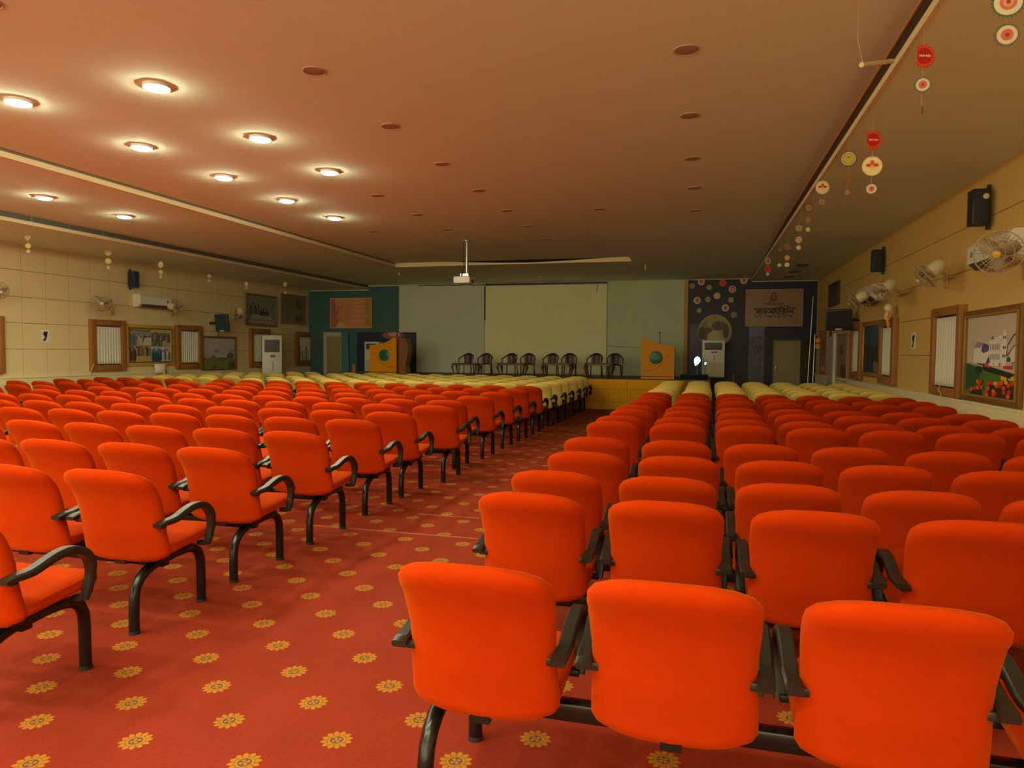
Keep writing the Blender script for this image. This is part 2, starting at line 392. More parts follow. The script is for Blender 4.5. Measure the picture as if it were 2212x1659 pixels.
tag(cv.build('space_banner'), 'printed space backdrop with pink galaxy behind the left lectern', 'backdrop')
# door left
x0, x1, z0, z1 = onY(701, 718, 739, 812, YW)
mb = MB(); mb.box(x0, x1, YW-.06, YW-.021, 0, z1, M_doorframe); d = struct(mb, 'door_1')
mb = MB(); mb.box(x0+.13, x1-.02, YW-.075, YW-.06, 0, z1-.13, M_door); mb.build('door_panel', d)
# teal curtain
cx0, cx1 = x1, PY(755, 760, YW).x
def drape(x0, x1, z0, z1, y, m, amp=.02, n=7, flare=0.0, name='drape', parent=None, axis=0, inv=1):
    vs = []; K = n*8; R = 10
    for j in range(R+1):
        v = j/R
        for i in range(K+1):
            u = i/K; w = (x1-x0)*(1+flare*(1-v)); a = x0+w*u; q = y+inv*amp*(.6+.4*(1-v))*sin(2*pi*n*u+.6*sin(3*v))
            z = z0+(z1-z0)*v
            vs.append((a, q, z) if axis == 0 else (q, a, z))
    fs = [[j*(K+1)+i, j*(K+1)+i+1, (j+1)*(K+1)+i+1, (j+1)*(K+1)+i] for j in range(R) for i in range(K)]
    m_ = MB(); m_.raw(vs, fs, m, True); o = m_.build(name, parent)
    so = o.modifiers.new('thick', 'SOLIDIFY'); so.thickness = .003
    return o
tag(drape(cx0+.01, cx1, .05, z1, YW-.10, M_teal, .03, 5, .22, 'curtain'), 'teal pleated curtain hanging beside the left door', 'curtain')
# orange framed poster left
x0, x1, z0, z1 = onY(715, 643, 804, 709, YW)
ps = empty('poster', ((x0+x1)/2, YW-.03, z0), 'orange poster with a figure and pale script above the left door', 'poster')
mb = MB(); mb.box(x0, x1, YW-.05, YW-.026, z0, z1, mat('poster_border', rgb(216, 176, 110), .6)); chd(mb, 'frame', ps)
cv = Canvas(Vector((x0+.03, YW-.05, z0+.03)), Vector((x1-x0-.06, 0, 0)), Vector((0, 0, z1-z0-.06)), Vector((0, -1, 0)), .002)
cv.base(mat('poster_orange', rgb(214, 146, 92), .6, .2, 2.5)); asp = (x1-x0)/(z1-z0)
cv.poly([(.86, 0), (1, 0), (1, 1), (.86, 1)], pm(186, 140, 56)); cv.poly([(0, 0), (.30, 0), (.16, .3), (.1, 1), (0, 1)], pm(184, 100, 78)); cv.up()
cv.poly([(.12, 0), (.16, .12), (.22, .2), (.27, .2), (.33, .12), (.36, 0)], pm(206, 176, 148))
cv.poly([(.15, .3), (.14, .55), (.18, .72), (.30, .78), (.36, .6), (.3, .45), (.24, .3), (.20, .25)], pm(206, 146, 96)); cv.up()
cv.stroke([(.17, .42), (.16, .55), (.21, .68), (.30, .74)], .025, pm(120, 84, 60), asp); cv.stroke([(.19, .32), (.24, .3), (.22, .24)], .02, pm(120, 84, 60), asp)
def scribble(cv, x0, x1, yc, h, m, asp, n):
    cv.stroke([(x0, yc+h*.5), (x1, yc+h*.5)], h*.16, m, asp)
    for i in range(n):
        a = x0+(x1-x0)*(i+.2)/n; b = x0+(x1-x0)*(i+.8)/n; c = (a+b)/2
        random.choice([lambda: cv.stroke([(b, yc+h*.5), (b, yc-h*.5), (a, yc), (c, yc+h*.2)], h*.16, m, asp),
                       lambda: cv.stroke([(a, yc+h*.5), (a, yc-h*.3), (b, yc-h*.5), (b, yc+.1*h)], h*.16, m, asp),
                       lambda: cv.stroke([(a, yc+h*.2), (c, yc+h*.3), (a, yc-h*.2), (b, yc-h*.5), (b, yc+h*.5)], h*.16, m, asp)])()
for (a, b, yc, n) in ((.55, .84, .86, 5), (.56, .86, .71, 6), (.57, .84, .56, 5), (.50, .90, .38, 8), (.50, .88, .22, 7)): scribble(cv, a, b, yc, .075, pm(224, 176, 120), asp, n)
o = cv.build('print', ps); o.matrix_parent_inverse = Matrix.Translation(ps.location).inverted()
# projection screen and hanging cloth
x0, x1, z0, z1 = onY(1049, 612, 1312, 806, YW)
z1 = ZL-.09
sc_ = empty('projection_screen', ((x0+x1)/2, YW-.1, STZ), 'wide pale projection screen under a dark roller on the stage wall', 'screen')
mb = MB(); mb.box(x0, x1, YW-.055, YW-.045, STZ+.03, z1, M_screen); chd(mb, 'screen_sheet', sc_)
mb = MB(); mb.box(x0, x1, YW-.10, YW-.03, z1, z1+.055, mat('roller_dark', (0.012, 0.012, 0.02, 1), .5)); chd(mb, 'roller', sc_)
mb = MB(); mb.box(x0-.035, x0-.004, YW-.05, YW-.004, z1-1.05, z1, M_dark); chd(mb, 'side_gap', sc_)
mb = MB(); p = PY(1291, 615, YW); mb.tube([(p.x, YW-.11, z1), (p.x+.01, YW-.115, z1-.12), (p.x-.01, YW-.11, z1-.26)], .006, M_wire, 6); chd(mb, 'pull_cord', sc_)
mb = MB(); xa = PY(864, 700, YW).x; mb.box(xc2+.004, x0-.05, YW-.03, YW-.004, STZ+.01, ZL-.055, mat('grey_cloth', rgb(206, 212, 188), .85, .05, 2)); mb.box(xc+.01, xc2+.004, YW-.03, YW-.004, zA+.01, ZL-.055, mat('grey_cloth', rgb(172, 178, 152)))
tag(mb.build('stage_cloth'), 'plain grey-green cloth stretched between left backdrop and projection screen', 'cloth')
# crumpled tape along the top of the cloth
mb = MB(); xx = PY(905, 612, YW).x; xe = x0-.02; pts = []
while xx < xe: pts.append((xx, YW-.04, ZL-.05+random.uniform(-.02, .02))); xx += .07
mb.tube(pts, .014, mat('tape_grey', rgb(84, 76, 54), .7), 6); tag(mb.build('cable'), 'dark ragged cable running along the top edge of the cloth', 'cable')
mb = MB(); p, q = PY(1312, 748, YW), PY(1392, 752, YW); mb.tube([(p.x, YW-.01, p.z+.03), (p.x+.1, YW-.012, p.z), (q.x, YW-.01, q.z)], .006, M_wire, 5); tag(mb.build('cable'), 'thin loose cable on the plaster right of the screen', 'cable')

# ---------------------------------------------------------------- right backdrop
xr0 = pB.x+.012
mb = MB(); mb.box(xr0, xs1+.02, YW-.02, YW-.004, STZ+.002, ZL-.03, M_navy); mb.box(xs1+.02, XSR+.02, YW-.02, YW-.004, 0, ZL-.03, M_navy); mb.box(XSR+.02, XR-.02, YW-.02, YW-.004, 0, ZSR-.03, M_navy)
tag(mb.build('backdrop'), 'dark navy vinyl sheet covering the wall right of the stage', 'backdrop')
def rectY(a, b, c, d, Y, off_=.02): x0, x1, z0, z1 = onY(a, b, c, d, Y); return Vector((x0, Y-off_, z0)), Vector((x1-x0, 0, 0)), Vector((0, 0, z1-z0))
# moon print
O, U, V = rectY(1507, 679, 1581, 752, YW, .021)
cv = Canvas(O, U, V, Vector((0, -1, 0)), .002)
cv.disc(.5, .5, .5, .5, mat('moon_grey', rgb(176, 160, 116), .7, .3, 5), 40); cv.up()
for (x, y, a, b, c) in ((.30, .42, .16, .20, (112, 96, 84)), (.62, .66, .22, .14, (118, 100, 86)), (.84, .5, .09, .22, (104, 90, 76)), (.2, .7, .10, .10, (150, 138, 104)), (.12, .45, .1, .2, (96, 84, 76))): cv.disc(x, y, a, b, mat('moon_mare%d' % c[0], rgb(*c), .7, .3, 5))
cv.up(); cv.disc(.62, .72, .035, .03, pm(70, 60, 46)); cv.disc(.47, .3, .2, .22, pm(186, 176, 130)); 
tag(cv.build('moon_print'), 'large round full moon print on the navy sheet', 'wall print')
# galaxy light patch and plastic creases
O, U, V = rectY(1640, 700, 1650, 730, YW, .022)
# banner
O, U, V = rectY(1609, 624, 1735, 705, YW, .06)
bn = empty('banner', (O.x+U.x/2, YW-.03, O.z), 'tan banner with dark Bengali lettering and flame emblem, wrapped in clear plastic', 'banner')
mb = MB(); mb.box(O.x, O.x+U.x, YW-.055, YW-.024, O.z, O.z+V.z, mat('banner_edge', rgb(176, 140, 96), .5)); chd(mb, 'board', bn)
cv = Canvas(Vector((O.x+.02, YW-.055, O.z+.02)), Vector((U.x-.04, 0, 0)), Vector((0, 0, V.z-.04)), Vector((0, -1, 0)), .001)
cv.base(mat('banner_tan', rgb(146, 108, 66), .35, .15, 3, spec=.6)); asp = U.x/V.z
DK = mat('banner_ink', (0.012, 0.006, 0.004, 1), .6); DK2 = mat('banner_ink_brown', (0.05, 0.028, 0.012, 1), .6)
def bz(pts): return [((x-135)/1915.0, 1-(y-135)/1230.0) for x, y in pts]
def arc(cx, cy, rx, ry, a0, a1, n=10): return [(cx+rx*cos(radians(a0+(a1-a0)*i/n)), cy+ry*sin(radians(a0+(a1-a0)*i/n))) for i in range(n+1)]
for pts in ([(1085, 235), (1040, 290), (1000, 360), (1010, 410), (1050, 450), (1090, 455), (1140, 440), (1165, 390), (1155, 330), (1110, 260), (1085, 235)], arc(1085, 430, 120, 80, 165, 15)): cv.stroke(bz(pts), .022, DK, asp)
cv.stroke(bz([(1065, 390), (1085, 370), (1095, 390), (1065, 392)]), .015, DK, asp)
for pts, w in (([(415, 790), (1840, 777)], .022), ([(445, 795), (500, 830), (560, 850), (575, 880), (500, 895), (480, 910)], .022), ([(480, 905), (600, 925)], .02), ([(598, 785), (602, 965)], .026),
               ([(655, 790), (655, 925)], .022), ([(660, 850), (730, 870), (745, 905), (700, 945), (655, 925)], .02), ([(700, 870), (760, 800)], .022), ([(790, 800), (795, 960)], .026), ([(800, 870), (850, 850), (870, 890), (830, 925), (800, 915)], .022),
               ([(895, 800), (940, 830), (1000, 850), (1010, 880), (930, 895), (915, 910)], .022), ([(915, 905), (1050, 925)], .02), ([(1050, 785), (1055, 965)], .026), ([(1102, 785), (1105, 962)], .026),
               ([(1160, 800), (1150, 870), (1180, 930), (1240, 950), (1300, 930), (1330, 880), (1310, 830), (1265, 820), (1235, 850), (1255, 880)], .026),
               ([(1380, 800), (1400, 830), (1480, 825), (1470, 850), (1380, 880), (1470, 900), (1480, 935), (1430, 955), (1370, 935)], .022), ([(1545, 785), (1550, 962)], .026),
               ([(1170, 742), (1350, 738), (1520, 690), (1590, 700), (1605, 735), (1545, 785)], .022), ([(1590, 890), (1630, 850), (1680, 870), (1660, 915), (1600, 905)], .022), ([(1680, 860), (1745, 880)], .022), ([(1745, 780), (1752, 955)], .026)):
    cv.stroke(bz(pts), w, DK, asp)
o = cv.build('print', bn); o.matrix_parent_inverse = Matrix.Translation(bn.location).inverted()
def text_mesh(body, size, m, name, parent, loc, rot):
    cu = bpy.data.curves.new(name, 'FONT'); cu.body = body; cu.size = size; cu.align_x = 'CENTER'; cu.extrude = .001; cu.offset = size*.012
    to = bpy.data.objects.new(name, cu); COL.objects.link(to); dg = bpy.context.evaluated_depsgraph_get()
    me = bpy.data.meshes.new_from_object(to.evaluated_get(dg)); bpy.data.objects.remove(to); me.materials.clear(); me.materials.append(m)
    o = bpy.data.objects.new(name, me); COL.objects.link(o); o.parent = parent; o.matrix_parent_inverse = Matrix.Translation(parent.location).inverted() if parent else Matrix()
    o.location = loc; o.rotation_euler = rot; return o
zf = lambda y: O.z+.02+(V.z-.04)*(1-(y-135)/1230.0)
xf = lambda x: O.x+.02+(U.x-.04)*((x-135)/1915.0)
text_mesh('েদবীপেক্ষ', .12, DK2, 'small_lettering', bn, (xf(1080), YW-.0605, zf(680)), (pi/2, 0, 0))
text_mesh('েচনা অজানার িবচার', .12, DK2, 'small_lettering', bn, (xf(1080), YW-.0605, zf(1110)), (pi/2, 0, 0))
# clear plastic glints: creased film strips
M_film = mat('clear_film', (0.75, 0.75, 0.8, 1), .12, .1, 5, alpha=.18, spec=.8)
mb = MB()
def crease(mb, x0, x1, z0, z1, y, n, amp):
    vs = []; K = 12
    for j in range(n+1):
        for i in range(K+1):
            vs.append((x0+(x1-x0)*i/K, y-random.random()*amp, z0+(z1-z0)*j/n))
    mb.raw(vs, [[j*(K+1)+i, j*(K+1)+i+1, (j+1)*(K+1)+i+1, (j+1)*(K+1)+i] for j in range(n) for i in range(K)], M_film, False)
p, q = PY(1615, 822, YW), PY(1652, 705, YW); crease(mb, p.x, q.x, .1, q.z, YW-.03, 26, .06)
tag(mb.build('plastic_film', fix=False), 'crumpled clear plastic film hanging on the navy sheet', 'plastic film')
# light blue patch of the print under the banner
O2, U2, V2 = rectY(1618, 706, 1651, 727, YW, .021); cv = Canvas(O2, U2, V2, Vector((0, -1, 0)), .001); cv.base(mat('print_violet', rgb(92, 96, 140), .5, .4, 6)); tag(cv.build('wall_print'), 'small pale violet cloud patch printed below the banner', 'wall print')
O2, U2, V2 = rectY(1489, 700, 1518, 822, YW, .021); cv = Canvas(O2, U2, V2, Vector((0, -1, 0)), .001); cv.base(mat('print_mauve', rgb(88, 76, 92), .5, .4, 3)); tag(cv.build('wall_print'), 'dusky mauve strip printed left of the moon', 'wall print')
# door right + shutter
x0, x1, z0, z1 = onY(1671, 738, 1728, 825, YW)
mb = MB(); mb.box(x0-.04, x1+.02, YW-.06, YW-.021, 0, z1+.04, mat('olive_frame', rgb(120, 112, 66), .6)); d = struct(mb, 'door_2')
mb = MB(); mb.box(x0, x1, YW-.075, YW-.06, 0, z1, M_door); mb.build('door_panel', d)
mb = MB(); hp = PY(1674, 795, YW); mb.box(hp.x, hp.x+.04, YW-.12, YW-.075, hp.z-.06, hp.z+.06, M_silver, .01); mb.build('door_handle', d)
mb = MB(); sx0, sx1 = x1+.03, PY(1746, 780, YW).x
for i in range(9):
    a = sx0+(sx1-sx0)*i/9; mb.box(a, a+(sx1-sx0)/9*.8, YW-.08, YW-.03, .02, z1, mat('shutter_olive', rgb(58, 52, 30), .5), .008)
tag(mb.build('folding_shutter'), 'dark olive folding shutter beside the right door', 'shutter')
for (a, b, lab) in (((1758, 640), (1745, 822), 'slim silver pole leaning beside the folding shutter'), ((1762, 722), (1756, 822), 'second slim pole in the corner by the right wall')):
    p, q = PY(*a, YW-.25), PY(*b, YW-.25); mb = MB(); mb.tube([(q.x, YW-.25, .0), (q.x, YW-.25, q.z), (p.x, YW-.15, p.z)], .016, M_silver, 8); tag(mb.build('pole'), lab, 'pole')
# stuck paper discs around the moon
def gear(cv, x, y, rx, ry, m, teeth=20, dep=.14):
    pts = []
    for i in range(teeth*2):
        r = 1 if i % 2 == 0 else 1-dep; q = pi*i/teeth; pts.append((x+rx*r*cos(q), y+ry*r*sin(q)))
    cv.poly(pts, m)
def badge(name, P, r, kind, turn=0.0, label=None, group=None, parent=None, cat='hanging disc', half=None):
    """a card disc facing the hall, printed on its front; turn = twist on its thread"""
    U = Vector((cos(turn), sin(turn), 0)); V = Vector((0, 0, 1)); N = U.cross(V)*1.0
    if N.y > 0: N = -N
    mb_ = MB(); n = 40
    teeth = kind in ('gear_g', 'gear_y', 'red', 'gear_p', 'gear_b', 'gear_w')
    out = []
    T = {'gear_g': 24, 'gear_y': 26, 'red': 22, 'gear_p': 24, 'gear_b': 24, 'gear_w': 24}.get(kind, 0)
    if teeth:
        for i in range(T*2):
            rr = r if i % 2 == 0 else r*.86; q = pi*i/T; out.append((rr*cos(q), rr*sin(q)))
    elif kind == 'face': out = [(r*(1+.03*(i % 2))*cos(2*pi*i/n), r*(1+.03*(i % 2))*sin(2*pi*i/n)) for i in range(n)]
    else: out = [(r*cos(2*pi*i/n), r*sin(2*pi*i/n)) for i in range(n)]
    if half is not None: out = [(max(x, -r*half), y) for x, y in out]
    rim = {'gear_g': pm(74, 116, 78), 'gear_y': pm(96, 92, 56), 'red': pm(206, 52, 24), 'gear_p': pm(104, 112, 84), 'gear_b': pm(92, 76, 48), 'gear_w': pm(170, 160, 130), 'face': pm(226, 206, 140), 'pink': pm(214, 190, 170), 'plain': pm(206, 186, 140), 'ring': pm(150, 110, 72), 'orange': pm(226, 96, 30), 'whitered': pm(216, 196, 164), 'grey': pm(150, 142, 124), 'green': pm(150, 156, 120)}[kind]
    C0 = P-N*.0
    mb_.prism(out, .004, rim, C0, U, V, N)
    k = [.0052]
    def dsc(rx, m, cx=0, cyy=0, ry=None, n=24):
        ry = ry or rx; pts = [(cx+rx*cos(2*pi*i/n), cyy+ry*sin(2*pi*i/n)) for i in range(n)]
        if half is not None: pts = [(max(a, -r*half), b) for a, b in pts]
        for sgn in (1,):
            mb_.raw([C0+U*a+V*b+N*k[0] for a, b in pts], [list(range(n))], m)
        k[0] += .001
    if kind == 'gear_g': dsc(r*.82, pm(226, 218, 190)); dsc(r*.5, pm(214, 120, 96) if r < .085 else pm(222, 190, 40)); dsc(r*.3, pm(226, 170, 140) if r < .085 else pm(232, 216, 160)); dsc(r*.14, pm(180, 60, 40))
    elif kind == 'gear_y': dsc(r*.80, pm(206, 196, 150)); dsc(r*.66, pm(150, 140, 70)); dsc(r*.6, pm(206, 186, 80)); dsc(r*.2, pm(120, 110, 60), 0, r*.15, r*.07)
    elif kind == 'gear_p': dsc(r*.78, pm(220, 206, 176)); dsc(r*.48, pm(206, 110, 90)); dsc(r*.16, pm(150, 60, 50))
    elif kind == 'gear_b': dsc(r*.76, pm(176, 146, 92)); dsc(r*.62, pm(140, 108, 66)); dsc(r*.52, pm(180, 150, 96)); dsc(r*.14, pm(90, 60, 40))
    elif kind == 'red':
        for i in range(22):
            q = 2*pi*i/22; cx, cz = r*.83*cos(q), r*.83*sin(q)
            if half is not None and cx < -r*half+r*.06: continue
            mb_.raw([C0+U*(cx+r*.035*cos(a))+V*(cz+r*.035*sin(a))+N*.0056 for a in [j*pi/3 for j in range(6)]], [list(range(6))], pm(240, 180, 60))
        dsc(r*.74, pm(240, 150, 50)); dsc(r*.70, pm(196, 24, 16))
        for j in range(7):
            a = -r*.42+j*r*.14; hh = r*random.uniform(.06, .1)
            mb_.raw([C0+U*a+V*(-hh)+N*.009, C0+U*(a+r*.09)+V*(-hh)+N*.009, C0+U*(a+r*.09)+V*hh+N*.009, C0+U*a+V*hh+N*.009], [[0, 1, 2, 3]], pm(240, 226, 206))
    elif kind == 'face':
        dsc(r*.92, pm(240, 226, 176)); dsc(r*.3, pm(220, 70, 30), -r*.35, r*.08, r*.18); dsc(r*.3, pm(220, 70, 30), r*.35, r*.08, r*.18); dsc(r*.16, pm(240, 196, 90), 0, -r*.05, r*.3); dsc(r*.2, pm(214, 90, 40), 0, r*.35, r*.25)
    elif kind == 'gear_w': dsc(r*.8, pm(236, 224, 190)); dsc(r*.5, pm(206, 190, 140)); dsc(r*.42, pm(232, 220, 184)); dsc(r*.12, pm(150, 120, 80))
    elif kind == 'pink': dsc(r*.7, pm(206, 110, 100)); dsc(r*.3, pm(230, 200, 180))
    elif kind == 'whitered': dsc(r*.5, pm(186, 60, 36), 0, 0, r*.55); dsc(r*.18, pm(226, 170, 120))
    elif kind == 'plain': dsc(r*.5, pm(226, 206, 110))
    elif kind == 'ring': dsc(r*.75, pm(176, 134, 88)); dsc(r*.5, pm(150, 108, 70)); dsc(r*.2, pm(176, 134, 88))
    elif kind == 'orange': dsc(r*.6, pm(206, 60, 20), 0, 0, r*.7)
    elif kind == 'grey': dsc(r*.6, pm(128, 120, 104))
    elif kind == 'green': dsc(r*.45, pm(196, 186, 120)); dsc(r*.2, pm(170, 80, 50))
    o = mb_.build(name, parent, fix=False)
    if parent is not None: o.matrix_parent_inverse = Matrix.Translation(parent.location).inverted()
    if label: tag(o, label, cat, group)
    return o
ST = [(1515, 609, .095, 'whitered', 'cream disc with red centre at the top left of the cluster'), (1495, 618, .08, 'grey', 'faded grey disc at the left edge, beside the ochre post'), (1532, 621, .075, 'green', 'small pale green disc with red centre below the top row'),
      (1561, 611, .095, 'orange', 'round red-orange disc in top row'), (1607, 606, .10, 'whitered', 'cream disc with red centre at the far top right, near the ceiling slot'), (1582, 625, .10, 'pink', 'bright pinkish white disc below the top right corner'),
      (1513, 632, .075, 'orange', 'narrow red disc seen edge-on at upper left'), (1549, 639, .095, 'plain', 'cream disc with yellow centre in the middle of the cluster'), (1506, 649, .10, 'whitered', 'cream and red disc at mid left'),
      (1529, 647, .08, 'green', 'pale green disc left of the middle'), (1579, 648, .08, 'green', 'pale green disc with red centre right of the middle'), (1601, 643, .08, 'orange', 'orange disc beside the tan banner'),
      (1540, 665, .075, 'orange', 'red disc just above the moon'), (1567, 665, .10, 'whitered', 'cream and red disc above right of the moon'), (1510, 671, .07, 'green', 'small greenish disc above left of the moon'), (1585, 680, .085, 'grey', 'silvery leaf-like disc right of the moon')]
for i, (px_, py_, r, kd, lab) in enumerate(ST):
    p = PY(px_, py_, YW-(.1 if i in (6, 12, 11) else .03)); badge('paper_disc', p, r, kd, 0.0 if i not in (6, 12, 11) else .9, lab+', navy wall', 'paper discs stuck on the navy wall', cat='paper disc')

# ---------------------------------------------------------------- floor-standing air conditioners
def tower_ac(x, y, w, d, h, z0, label, rz=0.0):
    t = empty('tower_air_conditioner', (x, y, z0), label, 'air conditioner', rz=rz)
    MBx = MB(); MBx.box(-w/2, w/2, -d/2, d/2, .03, h, M_white, .02); MBx.build('cabinet', t)
    g = MB(); g.box(-w*.38, w*.38, -d/2-.012, -d/2+.01, h*.74, h*.93, mat('ac_grille_dark', rgb(58, 62, 56), .5), .004)
    for i in range(9): zz = h*.745+h*.185*i/9; g.box(-w*.38, w*.38, -d/2-.02, -d/2-.008, zz, zz+h*.008, M_grey)
    g.build('air_outlet', t)
    g = MB(); g.box(-w*.44, w*.44, -d/2-.008, -d/2+.01, h*.06, h*.40, M_ivory, .006); g.build('intake_panel', t)
    g = MB(); g.box(-w*.10, w*.16, -d/2-.008, -d/2+.005, h*.66, h*.70, M_grey); g.box(w*.02, w*.06, -d/2-.008, -d/2+.005, h*.45, h*.60, M_grey); g.build('control_panel', t)
    g = MB(); g.box(-w/2+.02, w/2-.02, -d/2+.02, d/2-.02, 0, .03, M_grey); g.build('base', t)
    return t
p0, p1 = PY(792, 738, YW-.45), PY(822, 738, YW-.45)
tower_ac((p0.x+p1.x)/2, YW-.45, abs(p1.x-p0.x), .32, p0.z-STZ, STZ, 'white floor-standing air conditioner partly behind the left lectern')
p0, p1 = PY(1517, 735, YW-.5), PY(1566, 735, YW-.5)
tower_ac((p0.x+p1.x)/2, YW-.5, abs(p1.x-p0.x), .35, p0.z, 0 if xs1 < p0.x else STZ, 'pale tower air conditioner in front of the moon print') if False else None
tw = abs(p1.x-p0.x); t = tower_ac((p0.x+p1.x)/2, YW-.5, tw, .35, p0.z-STZ, STZ, 'pale tower air conditioner in front of the moon print')
pL = PX(575, 724, XL+.3); hL = pL.z
tower_ac(XL+.42, pL.y+.1, .55, .42, hL, 0, 'white tower air conditioner beside the left wall pictures', radians(35))

# ---------------------------------------------------------------- lecterns
def lectern(xl, xr, y, ztop_low, ztop_high, mirror, label):
    w = xr-xl; cx = (xl+xr)/2; H = ztop_high-STZ; Hl = ztop_low-STZ
    t = empty('lectern', (cx, y, STZ), label, 'lectern')
    s = -1 if mirror else 1        # s=1: tall corner on the right
    prof = [(-w/2, 0), (w/2, 0), (w/2, H)]
    N = 12
    prof = [(-w/2, .07), (w/2, .07), (w/2, H), (w/2-w*.12, H)]
    for i in range(1, N+1):
        a = i/N; prof.append((w/2-w*.12-(w*.88)*a*1.0, Hl+(H-Hl)*(1-a)**2.6))
    prof = [(x*s, z) for x, z in prof]
    mb = MB(); mb.prism(prof, .03, M_podium, Vector((0, -.25, 0)), Vector((1, 0, 0)), Vector((0, 0, 1)), Vector((0, 1, 0))); mb.build('front_panel', t)
    for sx, hh in ((s, H), (-s, Hl)):
        mb = MB(); a = sx*w/2; mb.box(min(a, a-sx*.025), max(a, a-sx*.025), -.22, .28, 0, hh-.04, M_podium_d); mb.build('side_panel', t)
    mb = MB(); mb.box(-w/2+.03, w/2-.03, -.2, .26, Hl-.12, Hl-.09, M_podium_d); mb.build('desk_top', t)
    mb = MB(); mb.box(-w/2, w/2, -.26, .28, 0, .055, M_podium); mb.build('plinth', t)
    r = w*.20; cxm = s*w*.05; cz = H*.52
    mb = MB(); M_ = Matrix.Translation((cxm, -.25, cz)) @ Matrix.Rotation(pi/2, 4, 'X')
    mb.lathe([(r, 0), (r, .012), (r*.92, .018), (0.001, .018)], M_green, 36, M_); em = mb.build('emblem', t)
    mb = MB(); mb.lathe([(r*.4, .018), (r*.4, .021), (0.001, .021)], M_green_d, 24, M_)
    for i in range(12):
        q = 2*pi*i/12; pp = [Vector((r*.55*cos(q-.1), r*.55*sin(q-.1), .0195)), Vector((r*.82*cos(q), r*.82*sin(q), .0195)), Vector((r*.55*cos(q+.1), r*.55*sin(q+.1), .0195))]
        mb.raw([M_ @ v for v in pp], [[0, 1, 2]], M_green_d)
    mb.build('emblem_centre', em)
    pts = [(-s*w*.36, -.258, H*.62)]+[(-s*(w*.36-w*.80*i/12), -.258, H*.62-(H*.42)*sin(min(1, i/9)*pi/2)) for i in range(1, 13)]
    mb = MB(); mb.tube(pts, .005, M_podium_d, 5); mb.build('inlay_line', t)
    return t, s, w, H, Hl
YP = 18.75
pl, prr, ph, plo = PY(807, 800, YP), PY(864, 800, YP), PY(860, 730, YP), PY(812, 745, YP)
t, s, w, H, Hl = lectern(pl.x, prr.x, YP, plo.z, ph.z, False, 'golden wooden lectern with green emblem at the left end of the stage')
mb = MB()
ws = PY(884, 780, YP).x-prr.x
mb.prism([(0, 0), (ws*.9, 0), (ws*.75, .25), (ws*.98, .6), (ws, .85), (ws*.8, H*.97), (0, H)], .3, M_podium_d, Vector((w/2, -.1, 0)), Vector((1, 0, 0)), Vector((0, 0, 1)), Vector((0, 1, 0)))
mb.build('side_wing', t)['label'] = 'curved brown side wing'
def goose(p, h, dx, label):
    t = empty('microphone', p, label, 'microphone')
    mb = MB(); mb.lathe([(.045, 0), (.045, .02), (.015, .03)], M_black, 16); mb.build('base', t)
    mb = MB(); pts = [(dx*(i/8)**2, 0, .02+(h-.04)*i/8) for i in range(9)]; mb.tube(pts, .008, M_black, 8); mb.build('gooseneck', t)
    mb = MB(); mb.lathe([(.006, 0), (.018, .01), (.02, .05), (.01, .06), (.001, .062)], M_spk, 12, Matrix.Translation((dx, 0, h-.04))); mb.build('mic_head', t)
    return t
pm_ = PY(857, 722, YP+.02)
goose(Vector((pm_.x-.08, YP+.05, STZ+Hl-.09)), pm_.z-(STZ+Hl-.09), .08, 'thin black gooseneck microphone on the left lectern')
pl, prr, ph, plo = PY(1386.5, 800, YP), PY(1457, 800, YP), PY(1390, 730, YP), PY(1450, 746, YP)
t, s, w, H, Hl = lectern(pl.x, prr.x, YP, plo.z, ph.z, True, 'glossy golden lectern with dark green emblem at the right end of the stage')
pm_ = PY(1425, 718, YP+.02)
goose(Vector((pm_.x+.01, YP+.05, STZ+Hl-.09)), pm_.z-(STZ+Hl-.09), -.01, 'thin black gooseneck microphone on the right lectern')
# small things near lecterns
p = PY(764, 808, YSF+.4); q = PY(764, 787, YSF+.4); mb = MB(); mb.box(p.x-.04, p.x+.05, YSF+.38, YSF+.42, STZ, q.z, mat('orange_wood', rgb(186, 106, 40), .5), .015); tag(mb.build('wooden_post'), 'short orange wooden post near the left end of the stage', 'post')
p = PY(1500, 815, YP+.5); tr = empty('equipment_case', (p.x, YP+.1, STZ), 'low dark equipment case on the stage right of the lectern', 'case')
mb = MB(); mb.box(-.35, .35, -.2, .2, 0, .12, M_dark, .03); mb.build('lid', tr); mb = MB(); mb.tube([(-.1, -.21, .08), (-.08, -.235, .1), (.08, -.235, .1), (.1, -.21, .08)], .01, M_black, 6); mb.build('handle', tr)
